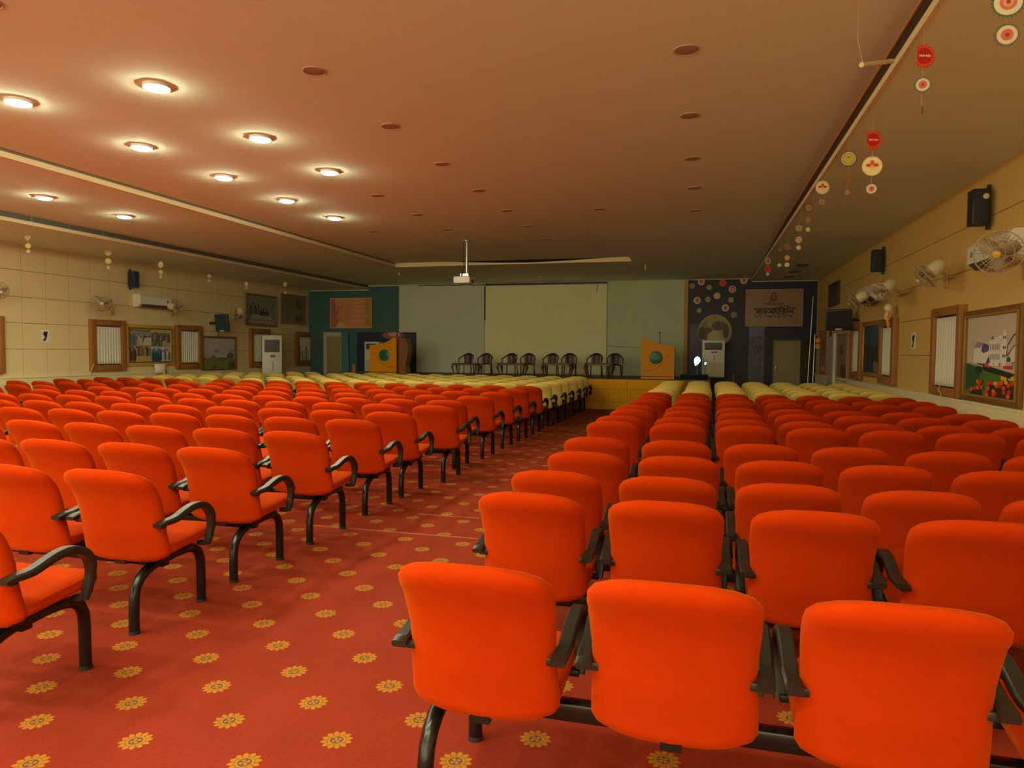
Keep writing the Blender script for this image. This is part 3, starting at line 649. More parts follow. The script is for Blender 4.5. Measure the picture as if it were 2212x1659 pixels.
# cyan stage lamps on stands
for (a, b, h, w_, lab) in ((1506, 779, 20, .15, 'cyan glowing spotlight on a thin stand beside the moon print'), (1524, 785, 10, .045, 'smaller cyan light right of the glowing spotlight')):
    p = PY(a, b, YP+.7); t = empty('spotlight', (p.x, YP+.7, STZ), lab, 'lamp')
    hz = p.z-STZ
    mb = MB(); mb.tube([(0, 0, 0), (0, 0, hz-w_*.6)], .012, M_silver, 8); mb.lathe([(.1, 0), (.1, .012), (.02, .02)], M_black, 12); mb.build('stand', t)
    mb = MB(); M_ = Matrix.Translation((0, 0, hz)) @ Matrix.Rotation(pi/2, 4, 'X'); mb.lathe([(w_*.5, -.12), (w_*.62, -.02), (w_*.66, .01), (w_*.6, .01)], M_spk, 16, M_); mb.build('housing', t)
    mb = MB(); pts = [(w_*rr*cos(q), -.02, hz+w_*rr*1.1*sin(q)) for rr, q in ((.6, 0), (.62, .8), (.7, 1.5), (.6, 2.3), (.55, 3.1), (.62, 3.9), (.9, 4.3), (.6, 4.9), (.5, 5.6))]
    mb.raw(pts, [list(range(len(pts)))], mat('cyan_glow', (0.10, 0.75, .95, 1), .4, emis=3.0)); mb.build('lens', t)
p = PY(1585, 826, YSF+.5); mb = MB(); mb.lathe([(.06, 0), (.05, .05), (.012, .28), (.001, .3)], mat('cone_brown', rgb(120, 84, 40), .6), 14, Matrix.Translation((p.x, YSF+.5, 0))); 
p = PY(1585, 808, YSF+.3); mb = MB(); mb.lathe([(.09, 0), (.08, .1), (.018, p.z-.02), (.001, p.z)], mat('cone_brown', rgb(120, 84, 40), .6), 14, Matrix.Translation((p.x, YSF+.3, 0))); tag(mb.build('traffic_cone'), 'slim brown cone standing below the navy wall right of the stage', 'cone')

# ---------------------------------------------------------------- stage chairs and tables
def stage_chair():
    t = empty('plastic_armchair', (0, 0, 0), 'x', 'chair')
    # seat
    mb = MB(); mb.box(-.215, .215, -.22, .2, .40, .43, M_plback, .012); mb.build('seat', t)
    # back slat: curved brown panel
    vs = []; K = 8; R = 6
    for j in range(R+1):
        v = j/R; z = .42+.38*v
        for i in range(K+1):
            u = -1+2*i/K; w = .125+.03*v; vs.append((u*w, .20+.05*v-.035*u*u, z+(-.02*u*u if j == R else 0)))
    fs = [[j*(K+1)+i, j*(K+1)+i+1, (j+1)*(K+1)+i+1, (j+1)*(K+1)+i] for j in range(R) for i in range(K)]
    mb = MB(); mb.raw(vs, fs, M_plback, True); o = mb.build('backrest', t); so = o.modifiers.new('t', 'SOLIDIFY'); so.thickness = .014
    # hoop: arm-back-arm
    pts = []
    for i in range(25):
        q = -pi/2+pi*i/24*1.0; a = pi*i/24
        x = -.27*cos(a); yy = -.16+.40*sin(a)**.8; z = .63+.19*sin(a)**1.6; pts.append((x, yy, z))
    mb = MB(); mb.tube([(-.265, -.23, .60)]+pts+[(.265, -.23, .60)], .021, M_black, 8); mb.build('top_rail', t)
    for sx in (-1, 1):
        mb = MB(); mb.tube([(sx*.265, -.22, .60), (sx*.245, -.21, .42), (sx*.25, -.24, 0)], .019, M_black, 8); mb.build('leg', t)
        mb = MB(); mb.tube([(sx*.19, .19, .42), (sx*.215, .25, 0)], .019, M_black, 8); mb.build('leg', t)
        mb = MB(); mb.tube([(sx*.155, .205, .42), (sx*.185, .245, .77)], .014, M_black, 6); mb.build('back_post', t)
    return t
proto = stage_chair()
cxs = [(1008.5, 'first'), (1049, 'second'), (1102.5, 'third'), (1141, 'fourth'), (1191, 'fifth'), (1230, 'sixth'), (1286, 'seventh'), (1328.5, 'eighth')]
YC = 19.3
for i, (px_, od) in enumerate(cxs):
    o = proto if i == 0 else copy_tree(proto)
    p = PY(px_, 800, YC); o.location = (p.x, YC, STZ+.006); o.rotation_euler.z = .12 if i % 2 else -.02
    hh = PY(px_, 763, YC).z-STZ; k = hh/.84; o.scale = (k, k, k)
    tag(o, 'dark brown plastic armchair on the stage, %s from the left' % od, 'chair', 'armchairs along the stage')
def tea_table(w):
    t = empty('tea_table', (0, 0, 0), 'x', 'table')
    mb = MB(); mb.box(-w/2, w/2, -.2, .2, .455, .48, M_tablewood, .008); mb.build('table_top', t)
    mb = MB(); mb.box(-w/2+.04, w/2-.04, -.17, .17, .40, .455, M_tablewood); mb.build('apron', t)
    for sx in (-1, 1):
        for sy in (-1, 1):
            x, y = sx*(w/2-.05), sy*.16
            mb = MB(); mb.tube([(x, y, .455), (x+sx*.012, y+sy*.01, .40), (x+sx*.035, y+sy*.03, .33), (x+sx*.01, y, .2), (x-sx*.012, y, .09), (x+sx*.01, y+sy*.01, .02), (x+sx*.03, y+sy*.02, 0)], [.03, .03, .03, .022, .014, .016, .02], M_tablewood, 8); mb.build('leg', t)
    return t
YT = 18.65
tabs = [((980, 1034), 'under the leftmost pair of armchairs'), ((1077, 1137), 'before the second pair of armchairs'), ((1173, 1237), 'before the third pair of armchairs'), ((1264, 1326), 'before the rightmost pair of armchairs')]
for i, ((a, b), lab) in enumerate(tabs):
    p, q = PY(a, 790, YT), PY(b, 790, YT)
    o = tea_table(q.x-p.x) if i == 0 else copy_tree(tb0)
    if i == 0: tb0 = o; w0 = q.x-p.x
    hh = PY(a, 785, YT).z-STZ
    o.location = ((p.x+q.x)/2, YT, STZ+.012); o.scale = ((q.x-p.x)/w0, 1, hh/.48)
    tag(o, 'low dark wooden table with curved legs '+lab.replace('under', 'before'), 'table', 'low tables on the stage')

# ---------------------------------------------------------------- projector
pp = PZ(1009, 520, ZM); Y_ = pp.y
pr_ = PY(1003, 605, Y_)
t = empty('projector', (pp.x, Y_, ZM), 'white projector hanging from the ceiling on a long pole', 'projector')
zb = PY(1003, 598, Y_).z-ZM; zc = PY(1003, 613, Y_).z-ZM
mb = MB(); mb.tube([(0, 0, 0), (0, 0, zb)], .03, M_silver, 10); mb.lathe([(.09, 0), (.09, -.02), (.03, -.03)], M_silver, 16); mb.build('pole', t)
mb = MB(); mb.box(-.24, .11, -.15, .15, zc, zb, M_white, .03); mb.build('body', t)
mb = MB(); mb.box(-.12, .05, -.06, .06, zb, zb+.06, M_silver); mb.build('mount', t)
mb = MB(); mb.tube([(-.06, -.02, 0), (-.07, -.02, zb*.5), (-.05, -.04, zb+.2), (-.1, -.1, zb-.05)], .008, M_wire, 6); mb.build('cable', t)
mb = MB(); mb.lathe([(.05, 0), (.05, .04), (.035, .045)], M_spk, 16, Matrix.Translation((-.05, .15, (zb+zc)/2)) @ Matrix.Rotation(-pi/2, 4, 'X')); mb.build('lens', t)
mb = MB(); mb.box(.112, .125, -.05, .03, zb-.12, zb-.05, M_spk); mb.build('connector', t)
# little hanging bits near the stage
for (a, b, c, lab) in ((1394, 572, 584, 'short white tube hanging from the ceiling right of the stage batten'), (862, 588, 595, 'small pale hook hanging from the ceiling left of the screen')):
    p = PZ(a, b, ZL); q = PY(a, c, p.y); mb = MB(); mb.tube([(p.x, p.y, ZL), (p.x, p.y, q.z)], .018, M_ivory, 8); tag(mb.build('hanging_tube'), lab, 'hanging tube')
p = PZ(1168, 597, ZL); mb = MB(); mb.lathe([(.001, -.05), (.04, -.035), (.045, 0)], M_ivory, 14, Matrix.Translation((p.x, p.y, ZL))); tag(mb.build('sprinkler'), 'tiny pale ceiling fitting above the projection screen', 'ceiling fitting')

# ---------------------------------------------------------------- ceiling lights
def mk_lamp(on):
    t = empty('ceiling_light', (0, 0, 0), 'x', 'light')
    if on:
        mb = MB(); mb.lathe([(.110, 0), (.109, -.022), (.105, -.025), (.100, -.018)], M_white, 28); mb.build('trim_ring', t)
        mb = MB(); mb.lathe([(.100, -.016), (.096, -.027), (.080, -.037), (.05, -.044), (.001, -.047)], M_lamp, 28); mb.build('diffuser', t)
    else:
        mb = MB(); mb.lathe([(.095, 0), (.095, -.006), (.086, -.009), (.082, -.003), (.001, -.003)], M_ltframe, 28); mb.build('trim_ring', t)
        mb = MB(); mb.lathe([(.080, -.003), (.075, -.005), (.001, -.006)], mat('unlit_diffuser', rgb(168, 148, 120), .6), 24); mb.build('diffuser', t)
    return t
M_lamp = bpy.data.materials.new('lit_diffuser'); M_lamp.use_nodes = True
nt = M_lamp.node_tree; b = nt.nodes['Principled BSDF']; b.inputs['Base Color'].default_value = (1, 1, 1, 1)
b.inputs['Emission Color'].default_value = (0.96, 1.0, .68, 1); b.inputs['Emission Strength'].default_value = 98
on0, off0 = mk_lamp(True), mk_lamp(False)
LC = {}
names = ['first', 'second', 'third', 'fourth', 'fifth', 'sixth', 'seventh', 'eighth']
Ls = [(-4.45, 5.0, ZM, 'third lit column, nearest the camera'), (-5.93, 5.0, ZM, 'nearest lamp of the column at the left picture edge'), (-5.93, 6.43, ZM, 'second lamp of the left main column'), (-4.47, 6.46, ZM, 'second lamp of the right lit column'),
      (-5.93, 7.79, ZM, 'third lamp of the left main column'), (-4.47, 7.86, ZM, 'third and last lamp of the right lit column'), (-5.93, 9.2, ZM, 'fourth lamp of the left main column'), (-5.93, 10.58, ZM, 'fifth and farthest lamp of the left main column'),
      (-8.89, 7.85, ZL, 'nearer of the two lamps between the cream batten and the left grille'), (-8.89, 9.26, ZL, 'farther of the two lamps between the cream batten and the left grille')]
lab1 = {0: 'lit round ceiling lamp, nearest of the right lit column', 1: 'lit round ceiling lamp, nearest of the left main column'}
for i, (x, y, z, lab) in enumerate(Ls):
    o = on0 if i == 0 else copy_tree(on0)
    o.location = (x, y, z); tag(o, lab1.get(i, 'lit round ceiling '+lab if 'lamp' in lab else lab), 'light', 'lit ceiling lamps')
hidden_on = [(-5.93, 3.6), (-5.93, 2.15), (-5.93, .7), (-4.45, 2.1), (-4.45, .65), (-4.45, -.8), (-3.0, .7), (-3.0, -.8), (-1.55, .7), (-1.55, -.8), (-.16, -.8), (-.16, -2.2), (-8.89, 6.4), (-8.89, 4.9), (-8.89, 3.4), (-5.93, -1.0)]  # unseen lamps, added to bring up the hall's brightness
for i, (x, y) in enumerate(hidden_on):
    o = copy_tree(on0); o.location = (x, y, ZM if x > XST else ZL); tag(o, 'lit round ceiling lamp added unseen above or behind the camera', 'light', 'added unseen ceiling lamps')
un = []
for j, y in enumerate((5.05, 6.45, 7.88, 9.28, 10.7, 12.1, 13.55)): un.append((-3.0, y, 'unlit round ceiling lamp, %s of the column right of the lit lamps' % names[j]))
for j, y in enumerate((9.25, 10.68, 12.1)): un.append((-4.5, y, 'unlit round ceiling lamp, %s beyond the right lit column' % names[j]))
for j, y in enumerate((5.36, 6.83, 8.33, 9.8, 11.33)): un.append((-.157, y, 'unlit round ceiling lamp, %s of the column nearest the right slot' % names[j]))
un += [(-4.45, 3.55, 'unlit round ceiling lamp at the top left corner'), (-1.58, 10.9, 'unlit round ceiling lamp in the middle of the ceiling, near the projector'), (-5.93, 12.0, 'unlit round ceiling lamp beyond the farthest lit one')]
for i, (x, y, lab) in enumerate(un):
    o = off0 if i == 0 else copy_tree(off0); o.location = (x, y, ZM); tag(o, lab, 'light', 'unlit ceiling lamps')
# small dark vents in the right soffit
for i, (a, b) in enumerate(((1733, 573), (1717.6, 587), (1705, 598), (1692, 609))):
    p = PZ(a, b, ZSR); mb = MB(); mb.box(p.x-.12, p.x+.12, p.y-.2, p.y+.2, ZSR-.012, ZSR-.001, M_dark)
    for k in range(5): mb.box(p.x-.12, p.x+.12, p.y-.19+k*.08, p.y-.18+k*.08, ZSR-.016, ZSR-.012, M_grey)
    tag(mb.build('ceiling_vent'), 'small dark vent in the right soffit, %s from the camera' % names[i], 'vent', 'dark vents in the right soffit')
# white stick hanging across the right slot
pa, pb, pc = PY(1861, 140, 4.9), PY(1927, 132, 5.35), PY(1853, 88, 4.9)
t = empty('hanging_rod', pa, 'white rod hanging on a wire across the right ceiling slot', 'rod')
mb = MB(); mb.tube([pa, pb], .016, M_ivory, 10); o = mb.build('rod', t); o.matrix_parent_inverse = Matrix.Translation(pa).inverted()
pw = PZ(1853, 86, ZM); mb = MB(); mb.tube([pa+Vector((.01, 0, 0)), Vector((pc.x, pc.y, pc.z)), (pc.x, pc.y, ZM)], .003, M_clear, 5); o = mb.build('wire', t); o.matrix_parent_inverse = Matrix.Translation(pa).inverted()

# ---------------------------------------------------------------- hanging disc strings
def zstring(px_, top_y, discs, label, X, Yover=None, zt=ZSR, group='paper disc strings on the right'):
    if Yover: Y = Yover
    else: Y = PZ(px_, top_y, zt).y
    P0 = PY(px_, top_y, Y); x = P0.x
    t = empty('disc_string', (x, Y, zt-.006), label, 'hanging decoration', group)
    zs = []
    for (dx, yy, rpx, kd, turn, half) in discs:
        p = PY(dx, yy, Y); sc_ = (p-CAM).dot(FWD)/F; badge('disc', Vector((x, Y, p.z)), rpx*sc_*1.02, kd, turn, None, None, t, half=half); zs.append(p.z)
    mb = MB(); mb.tube([(x, Y+.006, zt+.002), (x, Y+.006, min(zs))], .0018, M_clear, 4); o = mb.build('thread', t); o.matrix_parent_inverse = Matrix.Translation(t.location).inverted()
yq = lambda px_: (2035-px_)/.6786
zstring(2180, -60, [(2179, 5, 33, 'gear_g', 0, None), (2175, 76, 25, 'gear_p', 0, None)], 'string of two large toothed discs at the top right corner', 0, Yover=4.2)
zstring(1997, yq(1997)+3, [(2001, 121, 26, 'red', .3, .55), (1987, 184, 17, 'gear_p', 0, None), (1986, 238, 8, 'ring', 1.0, None)], 'disc string with half-round red badge hanging nearest below the corner', 0)
zstring(1888, yq(1888)+3, [(1895, 302, 21, 'red', .3, .6), (1884, 359, 20, 'face', .1, None), (1886, 408, 12.5, 'gear_p', 0, None)], 'disc string with red badge above a white and red card', 0)
zstring(1834, yq(1834)+3, [(1834, 343, 18, 'gear_y', 0, None), (1834, 388, 9, 'ring', .5, None), (1832, 416, 5.5, 'ring', 0, None)], 'disc string with a toothed yellow badge at its top', 0)
zstring(1777, yq(1777)+2, [(1776, 405, 14, 'face', .2, None), (1781, 436, 7, 'ring', 0, None)], 'disc string with white and red card close to the slot edge', 0)
zstring(1747, yq(1747)+2, [(1747, 449, 11, 'gear_b', .3, None), (1747, 475, 5, 'ring', 0, None), (1746, 496, 4.5, 'plain', 0, None)], 'disc string with a brown toothed badge and two small rings', 0)
zstring(1727, yq(1727)+2, [(1727, 493, 10, 'gear_b', 0, None), (1726, 518, 6.5, 'pink', 0, None), (1726, 535, 5, 'plain', 0, None)], 'disc string of tan badge, pale ring and yellow dot', 0)
zstring(1702, yq(1702)+2, [(1702, 533, 8, 'ring', .4, None), (1702, 557, 5.2, 'pink', 0, None), (1701, 572, 5, 'plain', 0, None)], 'disc string with pink and white dots below a brown ring', 0)
zstring(1685, yq(1685)+2, [(1685, 539, 7, 'gear_b', .5, None), (1683, 573, 4, 'plain', 0, None)], 'disc string with one brown badge and a small yellow dot', 0)
zstring(1659, yq(1659)+2, [(1660, 564, 7, 'whitered', .5, None), (1655, 581, 7, 'orange', .4, None), (1664, 592, 3.5, 'plain', 0, None)], 'disc string with an orange disc, farthest group by the stage', 0)
GL = 'pale disc strings below the left soffit'
for (px_, ty, ds, lab) in ((60, 495, [(60, 511, 9.5, 'gear_w', 0, None), (59, 531, 5.5, 'plain', .5, None), (59, 543, 3.5, 'plain', .8, None)], 'nearest disc string on the left, with a toothed white badge'),
                           (233, 527, [(233, 545, 7, 'plain', 1.0, None), (233, 564, 6, 'plain', .8, None), (233, 578, 4, 'plain', 0, None)], 'second disc string from the left, seen nearly edge-on'),
                           (347, 552, [(347, 572, 7.5, 'gear_w', 0, None), (347, 588, 5, 'plain', 0, None), (347, 598, 3.5, 'plain', 0, None)], 'left disc string hanging above the air conditioner'),
                           (451, 575, [(451, 597, 4.5, 'plain', 1.1, None), (451, 607, 3, 'plain', .9, None)], 'faint disc string right of the left air conditioner'),
                           (532, 592, [(532, 613, 4.5, 'plain', 0, None), (532, 622, 3, 'plain', 0, None)], 'small disc string before the conference picture'),
                           (616, 600, [(616, 614, 5, 'plain', 0, None), (616, 632, 3, 'plain', 0, None)], 'farthest disc string on the left, near the dark corner')):
    p = PX(px_, ty, XL+1.1); zstring(px_, PY(px_, ty, p.y).z and ty, ds, lab, 0, Yover=p.y, zt=ZSL, group=GL)

# ================================================================== WALL THINGS
def WR(x, y): return PX(x, y, XR)
def WL(x, y): return PX(x, y, XL)
def wall_rect(side, a, b, c, d):
    """pixel rect on a side wall -> (ynear.., yfar.., z0, z1); a,b top-left, c,d bottom-right"""
    f = WR if side == 'R' else WL
    p = [f(a, b), f(c, b), f(a, d), f(c, d)]
    return min(p[0].y, p[1].y), max(p[0].y, p[1].y)
def xw(side, d): return XR-d if side == 'R' else XL+d
def bxw(mb, side, d0, d1, y0, y1, z0, z1, m, bev=0):
    a, b = xw(side, d0), xw(side, d1); mb.box(min(a, b), max(a, b), y0, y1, z0, z1, m, bev)
WN = [0]
def window(side, ya, yb, za, zb, fw, lab=None, ragged=False, inner=None):
    WN[0] += 1
    o = MB(); 
    bxw(o, side, .003, .03, ya+fw, yb-fw, za+fw, zb-fw, mat('window_back', rgb(60, 52, 40), .8))
    w = struct(o, 'window_%d' % WN[0])
    f = MB()
    for r in ((ya, ya+fw, za, zb), (yb-fw, yb, za, zb), (ya+fw, yb-fw, zb-fw, zb), (ya+fw, yb-fw, za, za+fw)): bxw(f, side, .0, .09, *r, M_frame, .006)
    f.build('window_frame', w)
    g = xw(side, .05)
    drape(ya+fw+.01, yb-fw-.01, za+fw+(.02), zb-fw-.02, g, M_curtain, .008, 9, 0, 'curtain', w, axis=1)
    if ragged:
        rr = MB()
        for k in range(5):
            yy = ya+fw+.05+(yb-ya-2*fw-.1)*k/5; bxw(rr, side, .062, .064, yy, yy+.02+.02*(k % 2), za+fw+.02, za+fw+(zb-za)*(.3+.3*random.random()), mat('window_back', rgb(60, 52, 40), .8))
        rr.build('torn_gap', w)
    return w
# left windows
def span(side, x0, x1, y): f = WR if side == 'R' else WL; a, b = f(x0, y).y, f(x1, y).y; return min(a, b), max(a, b)
def zz(side, x, y): return (WR if side == 'R' else WL)(x, y).z
ya, yb = span('L', -60, 4, 745); window('L', ya, yb, zz('L', 2, 806), zz('L', 2, 683), .1)
ya, yb = span('L', 191, 267, 745); window('L', ya, yb, zz('L', 193, 802), zz('L', 191, 689), .13)
ya, yb = span('L', 377, 432.5, 745); window('L', ya, yb, zz('L', 378, 797), zz('L', 377, 701.5), .13)
ya, yb = span('L', 537, 579, 745); window('L', ya, yb, zz('L', 579, 792), zz('L', 537, 709.5), .13)
ya, yb = span('L', 637, 672, 745); window('L', ya, yb, zz('L', 672, 789), zz('L', 638, 716.5), .14, ragged=True)
# right windows
ya, yb = span('R', 2025, 2088, 750); window('R', ya, yb, zz('R', 2025, 851), zz('R', 2032, 668), .105)
ya, yb = span('R', 1909, 1941, 750); window('R', ya, yb, zz('R', 1909, 828), zz('R', 1915, 690), .13)
ya, yb = span('R', 1846, 1867, 750); window('R', ya, yb, zz('R', 1846, 818), zz('R', 1848, 700), .13)

def framed(side, x0, x1, ymid, yb_px, yt_px, xb, xt, fw, label, draw, fm=M_gold, cat='picture', fm2=None):
    ya, yb = span(side, x0, x1, ymid); z0, z1 = zz(side, xb, yb_px), zz(side, xt, yt_px)
    t = empty('framed_picture', (xw(side, .02), (ya+yb)/2, z0), label, cat)
    f = MB()
    for r in ((ya, ya+fw, z0, z1), (yb-fw, yb, z0, z1), (ya+fw, yb-fw, z1-fw, z1), (ya+fw, yb-fw, z0, z0+fw)): bxw(f, side, .001, .05, *r, fm, .01)
    if fm2:
        for r in ((ya+fw*.75, ya+fw, z0+fw*.75, z1-fw*.75), (yb-fw, yb-fw*.75, z0+fw*.75, z1-fw*.75), (ya+fw, yb-fw, z1-fw, z1-fw*.75), (ya+fw, yb-fw, z0+fw*.75, z0+fw)): bxw(f, side, .045, .06, *r, fm2)
    chd(f, 'frame', t)
    if side == 'R': O = Vector((XR-.018, yb-fw, z0+fw)); U = Vector((0, -(yb-ya-2*fw), 0)); N = Vector((-1, 0, 0))
    else: O = Vector((XL+.018, ya+fw, z0+fw)); U = Vector((0, yb-ya-2*fw, 0)); N = Vector((1, 0, 0))
    cv = Canvas(O, U, Vector((0, 0, z1-z0-2*fw)), N, .003); draw(cv, abs(U.y)/(z1-z0-2*fw)); chd_(cv.build('print', t), t)
    return t
def chd_(o, p): o.matrix_parent_inverse = Matrix.Translation(p.location).inverted()
def crowd(cv, x0, x1, y0, y1, cols, n, hr=.03):
    rnd = random.Random(int(x0*100+y0*31+n))
    for i in range(n):
        c = cols[i % len(cols)]; x = x0+(x1-x0)*(i+.5)/n+rnd.uniform(-.01, .01); top = y0+(y1-y0)*rnd.uniform(.65, 1); w = (x1-x0)/n*.55
        cv.poly([(x-w, y0), (x+w, y0), (x+w, top-hr*2), (x+w*.3, top-hr), (x-w*.3, top-hr), (x-w, top-hr*2)], pm(*c)); cv.disc(x, top-hr*.3, hr*.6, hr*.8, pm(70, 56, 50), 10)
def art_palace(cv, asp):
    cv.base(pm(206, 188, 166))
    # coordinates from the photograph's own picture (fractions)
    cv.poly([(0, .40), (.25, .37), (.45, .34), (.8, .22), (1, .20), (1, 0), (0, 0)], mat('lawn_green', rgb(76, 120, 40), .6, .35, 5)); cv.up()
    cv.poly([(0, .40), (.18, .35), (.30, .25), (.25, .1), (0, .05)], mat('lawn_dark', rgb(30, 84, 46), .6, .3, 5))
    cv.poly([(.14, .40), (.16, .56), (.20, .66), (.34, .64), (.36, .54), (.46, .60), (.47, .68), (.50, .72), (.70, .74), (.72, .42), (.5, .40)], pm(230, 222, 214))
    cv.poly([(.70, .38), (.71, .76), (.74, .82), (.78, .76), (.80, .38)], pm(238, 228, 214))
    cv.poly([(.83, .42), (.86, .58), (1, .68), (1, .40)], pm(226, 216, 204)); cv.up()
    cv.poly([(.16, .60), (.22, .68), (.33, .66), (.30, .60)], pm(150, 140, 150)); cv.poly([(.31, .56), (.34, .66), (.46, .63), (.46, .56), (.36, .53)], pm(84, 84, 130)); cv.poly([(.48, .70), (.53, .74), (.57, .70)], pm(110, 104, 150)); cv.poly([(.40, .38), (.46, .49), (.51, .38)], pm(70, 70, 120))
    for k in range(6):
        x = .49+k*.032; cv.poly([(x, .57), (x+.013, .57), (x+.013, .645), (x, .645)], pm(150, 140, 146)); cv.poly([(x, .45), (x+.013, .45), (x+.013, .52), (x, .52)], pm(160, 150, 156))
    for z in (.70, .58, .48): cv.poly([(.725, z), (.74, z), (.74, z+.035), (.725, z+.035)], pm(54, 50, 70)); cv.poly([(.755, z), (.77, z), (.77, z+.035), (.755, z+.035)], pm(54, 50, 70))
    cv.stroke([(.79, .50), (.80, .62), (.90, .74), (1, .76)], .014, pm(96, 80, 120), asp); cv.stroke([(.80, .50), (.92, .62), (1, .65)], .012, pm(96, 80, 120), asp); cv.stroke([(.86, .40), (1, .46)], .01, pm(90, 80, 90), asp)
    cv.disc(.83, .45, .035, .04, pm(60, 104, 60)); cv.disc(.27, .32, .07, .05, pm(30, 50, 34)); cv.stroke([(.24, .40), (.42, .38)], .02, pm(60, 50, 90), asp)
    rnd = random.Random(3)
    for k in range(26):
        x = .36+.62*k/26; y = .36-.10*(k/26); cv.poly([(x, y-.04), (x+.018, y-.045), (x+.018, y+.02), (x, y+.03)], pm(24, 48, 34))
    for k in range(22): cv.disc(.05+.9*rnd.random(), .405-.0*k, .01, .008, pm(206, 186, 90), 7)
    cv.up()
    for (x, y, w_, c) in ((.46, .375, .06, (216, 70, 50)), (.83, .365, .08, (216, 60, 50)), (.53, .39, .05, (236, 220, 210)), (.63, .395, .05, (236, 226, 220)), (.85, .41, .06, (214, 186, 190))): cv.poly([(x-w_, y-.015), (x+w_, y-.02), (x+w_*.8, y+.02), (x-w_*.8, y+.02)], pm(*c))
    for (x0, x1, yb_, yt) in ((.12, .36, 0, .10), (.44, .62, 0, .16), (.62, .99, 0, .20)): cv.poly([(x0, yb_), (x1, yb_), (x1-.02, yt*.8), ((x0+x1)/2, yt), (x0+.02, yt*.7)], mat('flower_stalks', rgb(54, 44, 40), .6, .3, 20))
    cv.up()
    reds = [(.15, .06), (.21, .08), (.28, .17), (.31, .15), (.34, .17), (.28, .09), (.36, .10), (.47, .05), (.49, .1), (.50, .16), (.56, .17), (.47, .01), (.60, .03), (.63, .045), (.60, .07), (.66, .14), (.71, .15), (.74, .18), (.78, .12), (.79, .07), (.86, .03), (.86, .16), (.92, .18), (.97, .19), (.68, .17), (.88, .08)]
    for i, (x, y) in enumerate(reds): cv.disc(x, y, .036, .028, pm(*[(226, 70, 30), (210, 50, 26), (236, 96, 36)][i % 3]), 9)
    for (x, y) in ((.76, .235), (.80, .23), (.93, .24), (.97, .26), (.63, .165), (.82, .19)): cv.disc(x, y, .035, .025, pm(236, 176, 30), 9)
framed('R', 2089, 2216, 750, 862, 674, 2089, 2092, .075, 'large gilt-framed picture of a white palace behind tulips, right wall', art_palace, M_goldd, 'picture', M_gold)
def art_blue(cv, asp):
    cv.base(pm(34, 36, 50))
    cv.poly([(0, .55), (1, .62), (1, 1), (0, 1)], pm(50, 66, 96)); cv.up()
    for k in range(10): cv.poly([(k*.1, 0), (k*.1+.04, 0), (k*.1+.05, .2+.4*((k*7) % 5)/5), (k*.1+.01, .25+.4*((k*3) % 5)/5)], pm(*[(70, 66, 66), (96, 90, 84), (40, 40, 60)][k % 3]))
    for k in range(6): cv.poly([(.45+k*.09, .5), (.47+k*.09, .5), (.49+k*.09, 1), (.44+k*.09, 1)], pm(96, 108, 140))
    cv.poly([(.6, .02), (1, .02), (1, .2), (.6, .24)], pm(130, 112, 90)); cv.up(); cv.poly([(0, .50), (.3, .48), (.5, .4), (.5, .5), (0, .6)], pm(30, 44, 30))
framed('R', 1867, 1909, 750, 812, 697, 1867, 1870, .085, 'dark blue city picture framed between two right windows', art_blue, M_gold)
def art_collage(cv, asp):
    cv.base(pm(206, 180, 110))
    cv.poly([(0, .5), (.52, .5), (.52, .98), (0, .98)], pm(150, 160, 150)); cv.poly([(.52, .46), (1, .46), (1, .9), (.52, .9)], pm(140, 136, 128)); cv.poly([(0, 0), (.52, 0), (.52, .5), (0, .5)], pm(176, 150, 96)); cv.poly([(.52, 0), (1, 0), (1, .46), (.52, .46)], pm(190, 196, 196)); cv.up()
    crowd(cv, 0, .2, .5, .85, [(90, 104, 130), (120, 130, 150)], 4); crowd(cv, .2, .5, .5, .85, [(200, 170, 150), (190, 190, 180), (96, 100, 90)], 5); cv.poly([(.32, .5), (.52, .5), (.52, .72), (.36, .72)], pm(206, 200, 190))
    crowd(cv, .54, .98, .62, .9, [(110, 100, 100), (150, 140, 130), (84, 90, 84)], 9); crowd(cv, .54, .8, .48, .7, [(120, 124, 110), (90, 96, 90)], 5); crowd(cv, .8, 1, .46, .7, [(190, 160, 140)], 2)
    crowd(cv, 0, .5, .15, .48, [(84, 76, 90), (150, 120, 96), (120, 110, 100), (176, 150, 110)], 10); crowd(cv, .02, .16, .02, .35, [(60, 60, 80), (90, 80, 76)], 3); cv.poly([(.15, 0), (.5, 0), (.5, .17), (.17, .17)], pm(196, 166, 96))
    crowd(cv, .53, .78, .04, .42, [(50, 110, 150), (70, 130, 170), (40, 80, 90)], 6); cv.poly([(.53, 0), (.75, 0), (.76, .2), (.53, .26)], pm(36, 84, 100)); crowd(cv, .78, .98, .03, .4, [(200, 204, 200), (110, 120, 130)], 4)
    cv.up(); cv.stroke([(0, .95), (.5, .93)], .015, pm(60, 70, 80), asp)
framed('L', 268.5, 373, 745, 791, 699, 270, 268, .10, 'gold-framed collage of four crowd photographs on the left wall', art_collage, mat('yellow_gilt', rgb(200, 160, 70), .5, .15, 30), 'picture', M_goldd)
